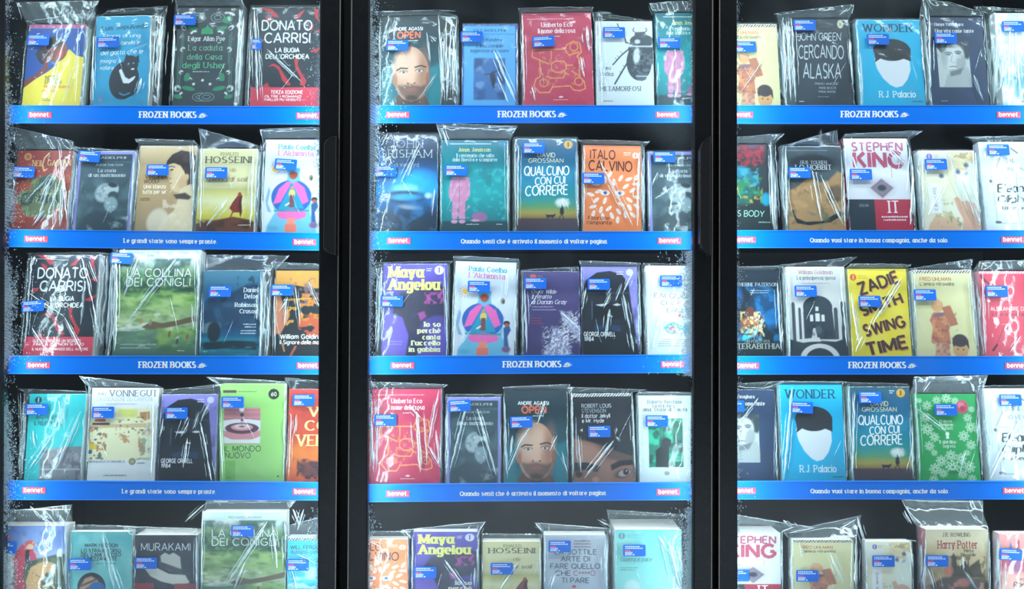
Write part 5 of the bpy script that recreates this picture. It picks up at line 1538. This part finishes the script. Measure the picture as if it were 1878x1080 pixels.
def make_book(i, row, door, key, xl, xr, yt, roll, stick, flap, label, streaks='', T=.024, lean=None, sl=5, sr=5, band=None, group=None):
    zs = SHELFZ[row, door]
    th = math.radians(LEAN[row] if lean is None else lean)
    yb = 540 - (zs - ZC) / S
    q = (yt - 540) * S
    up = (T + .003) * math.sin(th) + abs(math.sin(math.radians(roll))) * (xr - xl) * S / 2 + .0004
    H = (ZC - q - zs - up) / (math.cos(th) + q * math.sin(th) / D)
    km = K(H * math.sin(th) / 2)
    W = (xr - xl) * S * km
    rr_ = math.radians(roll)
    xm = ((xl + xr) / 2 - 939) * S * km
    xc = xm - math.sin(rr_) * H / 2
    o = empty('bagged_book', (xc, 0, zs + up), label, 'book', group)
    o.rotation_mode = 'XYZ'
    o.rotation_euler = (-th, rr_, 0)
    cv = bpy.data.objects.new('front_cover', cover_mesh(key))
    COL.objects.link(cv)
    cv.parent = o
    cv.scale = (W, 1, H)
    sp = CV[key].spine
    m = MB()
    m.box(-W / 2, -W / 2 + .0008, .0007, T, 0, H, tuple(sp))
    m.box(-W / 2 + .0008, W / 2, T - .0007, T, 0, H, tuple(sp))
    m.done('spine_and_back', M_PRINT, o, col=True)
    m = MB()
    m.box(-W / 2 + .001, W / 2 - .0015, .0007, T - .0008, .0008, H - .0005)
    m.done('page_block', M_PAGE, o)
    # photograph pixel -> book frame
    def loc(px, py):
        h = (yb - py) / (yb - yt) * H
        k = K(h * math.sin(th))
        x = (px - 939) * S * k - xc
        return (x * math.cos(rr_) - h * math.sin(rr_), h * math.cos(rr_) + x * math.sin(rr_))
    st = []
    if streaks:
        for one in streaks.split(';'):
            t = one.split()
            pts = []
            for a in t[:-1]:
                u, v = a.split(',')
                p_ = loc(float(u), min(float(v), yb - 4))
                pts.append((p_[0], max(.003, p_[1])))
            st.append((pts, float(t[-1]) * S * 1.3))
    f0, f1 = loc(flap[0], flap[1]), loc(flap[2], flap[3])
    f0, f1 = (f0[0], max(f0[1], H + .006)), (f1[0], max(f1[1], H + .006))
    b = bag(o, W, H, T, sl * S, sr * S, (f0, f1), st, i)
    if stick:
        s = bpy.data.objects.new('price_sticker', STICK_ME)
        COL.objects.link(s)
        s.parent = b
        x, z = loc(stick[0] + 20.5, stick[1] + 10.5)
        s.location = (x, -.0078, z)
        s.rotation_euler = (0, math.radians(stick[2] if len(stick) > 2 else 0) + 0, 0)
        if len(stick) > 3:
            s.scale = (stick[3], 1, 1)
    if band:
        pass_y, txts = band
        m = MB()
        z1 = (yb - pass_y) / (yb - yt) * H
        m.box(-W / 2 - .0003, W / 2 + .0003, -.0011, -.0006, .001, z1, tuple(lin('cf4258')))
        for tt, x0, x1, ybs, cap in txts:
            V, F = text_geo(tt, 'bold')
            mn, mx = V[:, 0].min(), V[:, 0].max()
            m.add([(((x0 + (v[0] - mn) * (x1 - x0) / (mx - mn)) - (xl + xr) / 2) / (xr - xl) * W,
                    -.0012 - (j // 4 % 17) * 6e-6, (yb - (ybs - v[1] * cap / 7)) / (yb - yt) * H) for j, v in enumerate(V)], F, tuple(lin('f6dde0')))
        bb = m.done('paper_band', M_PRINT, o, col=True)
        bb['label'] = 'red paper band with white lettering'
    return o
# ---------------------------------------------------------------- every book, shelf by shelf
# row, door, cover, left, right, top (photograph pixels), roll, sticker, bag mouth, label, highlight folds, options
B = [
 (1,0,'yellow_robe',47,152,45,0,(53,67),(36,8,186,4),'blue and yellow paperback with a seated figure, far left of the top shelf','146,48 140,193 2;138,120 118,193 2.5;150,48 158,70 168,86 1.5;112,105 96,193 2;60,40 92,38 118,34 1.5',dict(sl=9,sr=9)),
 (1,0,'black_cat',173,274,29,-1.5,(180,72),(190,9,302,1),'sky-blue paperback with a seated black cat and white handwriting','300,20 288,193 5;262,150 253,180 5;240,97 272,85 1.5;172,60 172,193 3;296,10 292,100 3',dict(sl=7,sr=22)),
 (1,0,'green_scrolls',321,434,14,0,(321,30),(326,-10,442,-6),'dark slate hardback with green and silver scrollwork on the top shelf','447,30 437,193 4;320,20 318,190 3;441,60 438,190 2',dict(sl=9,sr=12)),
 (1,0,'red_petals',463,590,12,0,(452,76,0,.45),(458,0,596,0),'dark paperback with red curling petals and large grey capitals on the top shelf','468,20 474,193 5;490,95 555,157 3.5;472,25 484,193 2;492,99 548,152 1.5',dict(sl=13,sr=5,T=.03,band=(165,(('TERZA EDIZIONE',500,558,177,6),('OLTRE I ROMANZI',489,556,184,4),('THRILLER PIU VENDUTO',488,556,190,4))))),
 (1,1,'bald_face',699,807,30,-1.5,(709,78,2),(686,27,806,25),'teal paperback with the face of a bald bearded man on the top shelf','804,28 816,193 4;828,40 820,193 4;842,45 843,193 2;800,80 790,70 3;783,62 790,120 2;802,140 768,190 2;697,40 698,193 2;836,90 838,180 3',dict(sl=8,sr=35)),
 (1,1,'pale_blue',848,948,45,0,(845,61),(850,40,950,40),'pale blue paperback with a navy border and a small dusky picture','905,95 946,193 5;912,145 932,193 3',dict(sl=2,sr=4)),
 (1,1,'red_maze',958,1087,24,-1,(976,71,-3),(949,22,1088,18),'crimson hardback with a golden line maze on the top shelf','1075,50 1080,100 6;1064,110 1072,150 4;975,165 982,193 4;958,30 962,193 3',dict(sl=5,sr=3,T=.034)),
 (1,1,'stag_beetle',1093,1198,39,0,(1105,53),(1088,12,1196,30),'white paperback with a large dark beetle','1098,20 1104,193 6;1090,55 1115,180 3;1095,14 1125,16 2',dict(sl=3,sr=2)),
 (1,1,'pink_pyjamas',1203,1322,24,0,(1206,73),(1188,10,1290,5),'teal paperback with pink pyjamas, top shelf, cut by a door post','1207,120 1203,180 3;1202,30 1206,90 2;1190,10 1204,24 2',dict(sl=2,sr=5)),
 (1,2,'cream_two_boys',1325,1428,44,0,(1344,80),(1340,40,1430,38),'cream paperback with orange collage figure, top shelf beside the door post','1400,110 1358,175 2',dict(sl=4,sr=4)),
 (1,2,'coarse_script',1453,1559,35,0,(1453,39),(1416,31,1562,12),'charcoal paperback with rough chalky handwriting','1450,35 1458,193 5;1436,40 1440,193 6;1444,60 1450,190 4;1555,75 1562,160 3;1538,30 1550,20 3',dict(sl=24,sr=7)),
 (1,2,'turquoise_boy',1577,1692,36,0,(1587,66),(1566,33,1690,33),'turquoise paperback with dark and white rounded shapes on the top shelf','1576,100 1580,193 2;1693,70 1697,190 2',dict(sl=7,sr=5)),
 (1,2,'navy_portrait',1703,1808,32,0,(1711,64),(1684,-2,1795,27),'navy paperback with a small grey portrait on the top shelf','1702,30 1704,193 5;1783,142 1800,190 3;1690,10 1700,40 4;1689,4 1740,10 1790,26 1',dict(sl=6,sr=9)),
 (1,2,'pale_teal_letters',1832,1940,24,0,(1834,42),(1794,2,1930,12),'pale watery teal book with white capitals, right end of the top shelf','1826,60 1825,193 6;1812,50 1822,150 3;1850,40 1848,180 6;1860,60 1870,190 4;1840,90 1832,170 5',dict(sl=14,sr=6)),
 (2,0,'russet_emblem',26,128,276,0,(26,309,2),(20,232,140,262),'russet paperback with a green emblem, far left of the second shelf','98,320 48,375 2;95,330 72,410 5;118,330 112,420 8;84,390 62,420 5;100,326 80,360 4;110,270 126,420 3',dict(sl=8,sr=6)),
 (2,0,'slate_embrace',139,243,277,0,(146,279,4),(116,262,250,274),'slate paperback with violet border, second shelf behind the left door','140,300 133,420 4;248,290 240,420 4',dict(sl=4,sr=4)),
 (2,0,'profile_portrait',252,356,267,0,(271,305),(252,258,360,261),'tan paperback with the profile of a dark-haired person','252,262 247,420 3;355,265 358,420 5',dict(sl=4,sr=3,group=None)),
 (2,0,'golden_field',363,469,273,0,(378,310),(357,226,475,262),'pale yellow-green paperback with a red-robed walker on the second shelf','372,240 368,422 3;418,370 380,420 5;466,275 460,422 5;362,228 372,250 3',dict(sl=3,sr=7)),
 (2,0,'triangle_figure',484,592,256,0,(505,295,4),(479,240,594,236),'white paperback with a pink and blue triangle figure on the second shelf','480,240 482,422 3;585,290 590,420 3',dict(sl=7,sr=4)),
 (2,1,'blue_mist',690,803,245,0,(687,308),(682,238,800,242),'dark blue paperback with a glowing misty centre and thin pale capitals','770,265 735,340 4;712,245 700,270 3;797,350 793,400 2;762,290 748,330 2',dict(sl=6,sr=2)),
 (2,1,'pink_pyjamas',808,932,257,0,(816,306),(800,228,950,234),'teal paperback with headless pink pyjamas on the second shelf, fully in view','806,240 810,420 2.5;812,240 822,270 5;930,260 932,422 3;802,234 870,240 948,234 1.5;926,244 946,240 3',dict(sl=3,sr=4)),
 (2,1,'sunset_walker',948,1059,253,0,(958,264),(946,250,1058,250),'blue to gold sunset paperback with walker and dog, second shelf','951,270 949,420 4;1056,280 1060,420 3',dict(sl=9,sr=4,T=.03)),
 (2,1,'orange_leaves',1070,1176,267,1,(1067,321),(1057,260,1192,264),'orange paperback with white leaves and two blue eyes on the second shelf','1100,300 1160,420 5;1172,280 1168,420 5;1182,270 1180,420 5;1072,275 1070,420 3',dict(sl=4,sr=9)),
 (2,1,'slate_embrace',1190,1296,278,0,(1197,280),(1187,275,1290,275),'slate paperback with violet border, right end of the middle second shelf','1205,318 1196,345 2;1235,345 1200,370 2;1188,290 1190,420 4',dict(sl=3,sr=4)),
 (2,2,'red_letter_body',1305,1410,265,0,None,(1340,256,1436,248),'dark paperback with red lettering over a teal figure, second shelf','1412,258 1418,420 5;1428,265 1420,420 6;1424,262 1432,400 3',dict(sl=4,sr=16)),
 (2,2,'tawny_hill',1442,1547,268,0,(1444,310),(1436,264,1542,230),'grey and tawny paperback with a brown hillside and a dark curl','1440,270 1442,420 5;1488,315 1506,410 5;1504,325 1545,418 4;1546,270 1548,420 4;1512,230 1506,262 2;1536,232 1530,262 3',dict(sl=8,sr=3)),
 (2,2,'red_white_block',1552,1669,254,0,(1556,315),(1546,251,1688,243),'white paperback with tall red capitals over red and navy blocks, second shelf','1628,275 1658,310 7;1562,290 1572,320 4;1548,260 1548,420 5;1680,260 1668,420 7;1690,290 1674,400 3',dict(sl=3,sr=12,T=.045)),
 (2,2,'cream_fingers',1690,1793,276,0,(1693,294),(1686,273,1795,271),'cream and white paperback with pink hand shapes on the second shelf','1690,275 1692,420 4;1735,275 1752,340 5;1760,330 1795,418 7;1787,280 1793,420 5;1734,330 1700,400 4',dict(sl=6,sr=3)),
 (2,2,'chalk_hanger',1802,1912,260,0,(1807,267),(1762,255,1915,252),'pale bluish paperback with brush lettering, right end of the second shelf','1790,270 1803,420 5;1865,310 1870,420 4',dict(sl=5,sr=5)),
 (3,0,'red_petals',50,176,465,0,(43,555,-4),(36,461,182,458),'dark paperback with red petals in a crumpled bag on the third shelf','150,465 172,560 4;172,560 185,640 4;157,520 150,600 2;55,540 120,585 3;120,585 152,650 3;60,470 48,640 4;38,500 36,600 4;88,610 122,590 1;60,605 88,650 3;66,470 60,490 6;165,480 180,520 3;76,600 74,630 2;62,475 90,477 128,478 2',dict(sl=12,sr=15,T=.03,band=(622,(('QUESTO LIBRO HA UN SEGRETO',66,154,632,5),('FINO A CUI NON SI PUO',68,160,638,4.5),('IL NUOVO ROMANZO DELL AUTORE',66,168,647,4.5))))),
 (3,0,'green_valley',212,364,458,0,(205,465,3),(202,454,372,454),'largest book of the third shelf, green landscape cover with pale thin capitals','215,460 212,650 7;260,460 228,550 4;328,470 236,595 4;364,460 366,650 5;352,560 356,610 2;205,490 196,640 4',dict(sl=18,sr=3,T=.03)),
 (3,0,'blue_lagoon',370,478,496,0,(385,526),(372,462,527,464),'deep blue paperback with a hazy lagoon and white serif text on the right','372,500 368,650 3;472,540 472,590 4;480,500 478,650 4;500,478 482,510 3;490,560 498,640 3;376,468 404,470 1.5',dict(sl=2,sr=20)),
 (3,0,'orange_black_clash',503,608,496,0,(498,524),(500,482,600,486),'orange and black paperback at the right end of the left third shelf','528,545 522,600 3;542,525 552,600 3;503,520 506,650 3;565,515 588,570 3;500,560 485,640 3;530,548 512,575 3',dict(sl=4,sr=4)),
 (3,1,'purple_bold',701,819,483,0,(699,545),(676,490,830,475),'purple paperback with fat yellow lettering on the third shelf','815,490 822,650 3;700,490 692,650 6;690,520 688,640 3;682,495 696,510 4',dict(sl=14,sr=6)),
 (3,1,'triangle_figure',833,945,480,1.5,(858,518),(832,471,950,482),'white paperback with a pink and blue triangle figure on the third shelf','838,490 832,648 3;865,610 845,640 2;930,500 928,545 7;945,560 955,620 5',dict(sl=5,sr=7)),
 (3,1,'violet_feather',960,1064,497,0,(961,511),(958,492,1062,485),'dull violet paperback with pale feathery strokes','962,520 966,650 4;1028,575 1064,610 4',dict(sl=6,sr=2)),
 (3,1,'dark_head_shape',1066,1170,489,0,(1077,513),(1060,480,1172,487),'black domed shape on lilac paperback, third shelf of the middle door','1118,570 1110,625 5;1112,545 1120,530 2;1160,500 1142,540 4;1142,540 1155,610 4;1155,610 1162,650 5;1068,570 1075,530 3;1066,490 1064,560 4;1128,555 1140,520 2;1170,560 1172,640 4;1121,540 1106,568 3',dict(sl=2,sr=8)),
 (3,1,'white_peas',1186,1292,487,0,(1209,507),(1184,479,1290,482),'white paperback with thin grey capitals and small blue blots under heavy frost','1190,490 1188,650 5;1210,580 1196,645 6',dict(sl=7,sr=4)),
 (3,2,'blue_glow_forest',1325,1431,496,0,None,(1340,495,1433,490),'black and glowing blue paperback, third shelf beside the right door post','1424,515 1432,650 4;1382,530 1375,545 2;1430,640 1438,600 4',dict(sl=4,sr=6)),
 (3,2,'grey_arches',1445,1553,489,0,(1455,526),(1422,484,1580,466),'pale grey paperback with dark church arches','1444,490 1448,650 3;1540,500 1552,640 4;1436,500 1440,650 4',dict(sl=7,sr=3)),
 (3,2,'yellow_type',1559,1667,493,0,(1572,545),(1556,485,1666,487),'bright yellow paperback with slanting black stencil type','1652,510 1598,600 5;1560,540 1575,640 6;1580,620 1568,650 4',dict(sl=3,sr=5)),
 (3,2,'cream_two_boys',1678,1786,495,0,(1673,533),(1671,490,1794,470),'cream paperback with orange collage figure and child on the third shelf','1676,495 1676,650 3;1778,495 1788,640 4;1775,490 1790,475 3',dict(sl=5,sr=7)),
 (3,2,'coral_pins',1801,1906,497,0,(1804,526),(1790,480,1900,478),'coral red paperback with two dark pins on the third shelf','1800,500 1806,650 5;1870,620 1850,650 3;1862,480 1880,490 3',dict(sl=7,sr=5)),
 (4,0,'teal_rooftop',49,153,722,0,(50,741),(22,712,156,718),'turquoise paperback with a grey rooftop, far left of the fourth shelf','118,725 120,790 2;105,790 55,865 5;150,755 105,865 6;62,790 66,820 4;45,720 42,880 3;32,720 36,870 4;110,735 116,780 3',dict(sl=16,sr=5)),
 (4,0,'white_street_map',164,287,711,0,(171.5,747),(150,689,292,707),'white paperback with a street scene drawing in pale yellow','160,690 155,880 5;282,720 278,880 6;154,692 166,720 3',dict(sl=6,sr=3)),
 (4,0,'dark_head_shape',293,397,723,0,(305.5,748),(290,715,404,702),'black domed shape on lilac paperback, fourth shelf of the left door','345,805 337,860 5;339,780 347,765 2;387,735 369,775 4;369,775 382,845 4;382,845 389,885 5;295,805 302,765 3;293,725 291,795 4;355,790 367,755 2;348,775 333,803 3',dict(sl=2,sr=4)),
 (4,0,'green_ripple',404,521,704,0,(408,727),(382,690,526,700),'light green paperback with a pink water ripple picture','400,710 410,880 4;384,692 402,708 3',dict(sl=2,sr=3,lean=2)),
 (4,0,'orange_red_gold',528,628,713,0,(538,724),(517,690,604,700),'orange-red book with big golden serif capitals, right end of the left fourth shelf','535,760 530,880 3;545,760 540,800 3;519,694 530,706 2',dict(sl=3,sr=4)),
 (4,1,'red_maze',681,808,713,0,(687,762),(676,699,824,705),'crimson hardback with a golden line maze on the fourth shelf','765,755 772,870 8;805,715 785,820 4;785,820 820,880 3;752,745 772,768 5;696,715 690,870 3;680,720 686,870 5;800,790 806,860 4',dict(sl=5,sr=5,T=.034)),
 (4,1,'slate_embrace',820,918,728,0,(823,734,-4),(817,722,921,722),'slate paperback with violet border, fourth shelf right of the crimson hardback','858,730 825,870 4;875,750 910,875 5;820,740 822,870 4',dict(sl=6,sr=3)),
 (4,1,'bald_face',925,1040,715,0,(935.5,765,-2),(921,718,1046,704),'teal paperback with the face of a bald bearded man on the fourth shelf','924,720 930,880 4;980,770 945,830 2;1000,735 985,780 4;1022,800 1008,830 3;960,800 930,870 4;1030,830 1040,870 3;940,800 935,840 4',dict(sl=3,sr=4)),
 (4,1,'dark_eye_close',1051,1160,721,-1,(1078,783),(1040,708,1190,714),'black paperback with a striped head and a close-up eye','1048,715 1050,880 5;1060,800 1065,870 3;1125,810 1072,880 5;1158,720 1168,880 5;1040,730 1042,870 4;1131,785 1128,800 2;1128,802 1138,812 2',dict(sl=6,sr=6)),
 (4,1,'white_green_panel',1172,1279,725,0,(1183,763),(1170,718,1276,720),'white paperback with an emerald panel and dark silhouette','1172,740 1174,880 5',dict(sl=5,sr=4)),
 (4,2,'navy_portrait',1316,1422,714,0,(1323,735),(1342,703,1446,697),'navy paperback with a grey portrait, fourth shelf beside the door post','1390,730 1355,775 4;1424,715 1422,880 3;1350,708 1400,712 1440,700 2',dict(sl=4,sr=4)),
 (4,2,'turquoise_boy',1433,1548,705,0,(1448,738,2),(1427,699,1548,702),'turquoise paperback with dark and white rounded shapes on the fourth shelf','1452,710 1437,880 6;1425,830 1412,878 4;1548,740 1552,880 2',dict(sl=5,sr=5)),
 (4,2,'sunset_walker',1562,1672,708,0,(1573,719),(1552,700,1676,706),'blue to gold sunset paperback with walker and dog, fourth shelf','1566,720 1562,880 4;1556,715 1556,880 4;1672,730 1672,880 4',dict(sl=8,sr=3,T=.03)),
 (4,2,'green_lace',1682,1794,722,0,(1711,742),(1672,690,1806,687),'bright green paperback with white lacy flowers and a red rose','1680,750 1735,795 4;1676,700 1686,880 4;1797,720 1790,820 4;1768,830 1756,880 2;1700,700 1690,720 3;1796,704 1800,860 3',dict(sl=4,sr=7)),
 (4,2,'chalk_hanger',1810,1922,712,0,(1829,724),(1804,707,1918,705),'pale bluish paperback with brush lettering, right end of the fourth shelf','1870,770 1815,880 6;1808,715 1814,880 4;1858,740 1870,800 5;1832,732 1846,734 5',dict(sl=6,sr=5)),
 (5,0,'painted_riders',-2,120,964.5,0,(-8,993),(-10,937,138,922),'book with a painted red archer on a tan horse, lowest shelf','109,1020 112,1080 5;121,960 125,1080 4;-5,933 137,931 2;62,924 80,948 1;100,926 108,950 1',dict(sl=3,sr=5,T=0.041)),
 (5,0,'dusty_teal',129,242,975,0,(129,1023),(128,965,245,967),'dusty teal book with a crouched dark-haired child','190,985 212,1080 5;128,975 127,1080 3;205,1030 222,1080 4;190,975 194,1000 3',dict(sl=3,sr=3,T=0.018)),
 (5,0,'grey_hat',247,362,981,0,(250,1021),(228,962,366,966),'charcoal book with a pale brimmed hat','246,980 245,1075 4;362,980 362,1080 4;230,965 246,985 3',dict(sl=3,sr=3,T=0.058)),
 (5,0,'green_valley',371,524,939,0,(426,962),(370,922,540,921),'tallest book of the lowest shelf, green landscape cover with pale thin capitals','372,935 370,1080 3;492,955 415,1075 6;500,960 510,1040 5;523,950 530,1080 5;372,925 335,960 3;450,1030 430,1080 4',dict(sl=4,sr=2,T=0.03)),
 (5,0,'teal_road',527,630,986,0,(527,1024),(526,962,604,940),'aqua paperback with a striped head, lowest shelf beside the left door post','530,1020 545,1080 3;545,1015 582,1033 3;540,930 552,960 5;560,930 548,970 4',dict(sl=2,sr=3,T=0.03)),
 (5,1,'orange_leaves',640,748,989,0,(636,1040),(640,979,752,979),'orange book with white leaves on the lowest shelf','668,990 700,1000 3;748,985 752,1080 3',dict(sl=4,sr=3,T=0.03)),
 (5,1,'purple_bold',757,876,975,0,(760,1038),(733,970,892,953),'purple book with fat yellow lettering on the lowest shelf','815,1025 855,1080 4;757,985 756,1080 4;871,1040 870,1075 4;877,980 880,1080 3;885,960 875,985 4;736,972 754,990 4',dict(sl=4,sr=4,T=0.03)),
 (5,1,'golden_field',885,992,993,0,(900,1031),(884,983,996,984),'dull golden book with a grey author name on the lowest shelf','950,1030 918,1080 4;990,1000 992,1080 3',dict(sl=3,sr=2,T=0.028)),
 (5,1,'grey_plain_type',998,1112,981,0,(1005.5,990),(979,955,1118,966),'plain grey book set entirely with dark capitals','1000,985 997,1080 4;1110,990 1112,1080 7;1020,1050 1010,1080 5;982,957 998,975 3',dict(sl=2,sr=7,T=0.036)),
 (5,1,'aqua_plain',1128,1250,971,0,(1142,998),(1118,945,1272,955),'thick aqua book with a slim italic title, lowest shelf under bright frost','1126,985 1126,1080 3;1205,980 1225,1010 6;1225,990 1246,1080 10;1240,1000 1260,1080 9;1100,962 1126,975 4',dict(sl=6,sr=8,T=0.098)),
 (5,2,'red_white_block',1318,1432,977,0,(1331,1044),(1340,939,1494,965),'thick white book with tall red capitals on the lowest shelf','1434,970 1436,1080 5;1445,960 1460,975 6;1432,950 1450,968 4;1470,962 1484,970 3',dict(sl=4,sr=8,T=0.065)),
 (5,2,'cream_two_boys',1455,1566,990,0,(1458,1044),(1440,979,1586,947),'dull cream book with a striped head on the lowest shelf','1570,985 1568,1080 7;1578,950 1590,1000 5;1520,1010 1545,1070 5;1463,990 1470,1020 2;1575,955 1540,975 3',dict(sl=7,sr=9,T=0.02)),
 (5,2,'cream_fingers',1589,1672,993,0,(1597,1017),(1588,990,1674,990),'white book with grey rosettes and sideways text on the lowest shelf','1668,1000 1680,1080 4',dict(sl=3,sr=4)),
 (5,2,'parchment_castle',1698,1813,971,0,(1695,1017),(1663,920,1816,922),'parchment coloured book with red title lettering over dark spires','1700,1040 1712,1080 4;1764,1020 1765,1045 5;1765,1045 1790,1080 3;1690,1000 1688,1080 5;1668,940 1680,965 4;1680,1000 1680,1080 4;1816,980 1815,1080 4;1664,921 1814,925 2;1795,950 1806,962 3',dict(sl=10,sr=4,T=.034)),
 (5,2,'rose_castle',1833,1945,978,0,(1830,1005,3),(1820,975,1940,975),'rose pink book with crimson towers at the right end of the lowest shelf','1830,990 1828,1080 4;1842,1030 1840,1080 4',dict(sl=7,sr=5)),
]
GROUPS = {'red_petals': 'dark red-petal paperbacks', 'bald_face': 'bald man paperbacks', 'red_maze': 'crimson maze hardbacks', 'pink_pyjamas': 'pink pyjamas paperbacks',
          'cream_two_boys': 'cream collage paperbacks', 'turquoise_boy': 'turquoise paperbacks', 'navy_portrait': 'navy portrait paperbacks', 'slate_embrace': 'violet-bordered paperbacks',
          'golden_field': 'golden field paperbacks', 'triangle_figure': 'triangle figure paperbacks', 'sunset_walker': 'sunset paperbacks', 'orange_leaves': 'orange leaf paperbacks',
          'red_white_block': 'red and white paperbacks', 'cream_fingers': 'cream hand paperbacks', 'chalk_hanger': 'brush-lettered paperbacks', 'green_valley': 'green landscape books',
          'purple_bold': 'purple paperbacks', 'dark_head_shape': 'black and lilac paperbacks'}
c = cover('green_lace', 1682, 1794, 722, 894, '26a055', '3cb46a')
WH = 'cfe9d4'
rr = random.Random(8)


def rosette(x, y, R):
    for k in range(8):
        a = k * math.pi / 4
        c.e(x + R * .62 * math.cos(a), y + R * .62 * math.sin(a), R * .42, R * .22, WH, math.degrees(a), a=.85).e(x + R * .62 * math.cos(a), y + R * .62 * math.sin(a), R * .25, R * .09, '26a055', math.degrees(a))


for x, y, R in ((1704, 745, 9), (1722, 735, 8), (1740, 731, 9), (1756, 736, 7), (1699, 768, 9), (1702, 790, 11), (1714, 805, 9), (1704, 822, 9), (1712, 835, 6), (1777, 768, 8), (1782, 786, 10), (1768, 803, 10), (1780, 820, 9), (1772, 835, 6), (1690, 735, 5), (1785, 752, 6),
                (1712, 866, 11), (1724, 850, 10), (1742, 840, 10), (1760, 846, 10), (1774, 862, 11), (1744, 862, 13), (1726, 874, 8), (1762, 876, 8), (1708, 885, 8), (1778, 884, 8)):
    rosette(x, y, R)
c.e(1768, 747, 11, 13, 'c45066', 0, 1.5).e(1766, 744, 6, 6, 'd8788a').e(1769, 750, 5, 5, 'b03a54').e(1744, 872, 10, 4, '1f8a48')
c.t('Frances', 1725, 1748, 777, 5.5, 'd8efdc', 'serif').t('Hodgson', 1724, 1750, 784, 5.5, 'd8efdc', 'serif').t('Burnett', 1728, 1748, 791, 5.5, 'd8efdc', 'serif').t('Il giardino', 1722, 1753, 817, 6, 'd8efdc', 'serif').t('segreto', 1728, 1751, 825, 6, 'd8efdc', 'serif').e(1738, 799, 3.4, 3.8, 'e6f4e8').p('1736,800 1740,800 1741,808 1735,808', 'e6f4e8')

for i, (row, door, key, xl, xr, yt, roll, stick, flap, label, folds, opt) in enumerate(B):
    opt = dict(opt)
    opt.setdefault('group', GROUPS.get(key))
    # neighbouring bags share the gap between two books, a hair apart
    for j, me_, it_ in ((i - 1, 'sl', 'sr'), (i + 1, 'sr', 'sl')):
        if 0 <= j < len(B) and B[j][:2] == (row, door):
            gap = (xl - B[j][4]) if j < i else (B[j][3] - xr)
            want = opt.get(me_, 5) + B[j][-1].get(it_, 5)
            room = max(.8, gap - 2.2)
            if want > room:
                opt[me_] = opt.get(me_, 5) * room / want
    make_book(i + 1, row, door, key, xl, xr, yt, roll, stick, flap, label, folds, **opt)
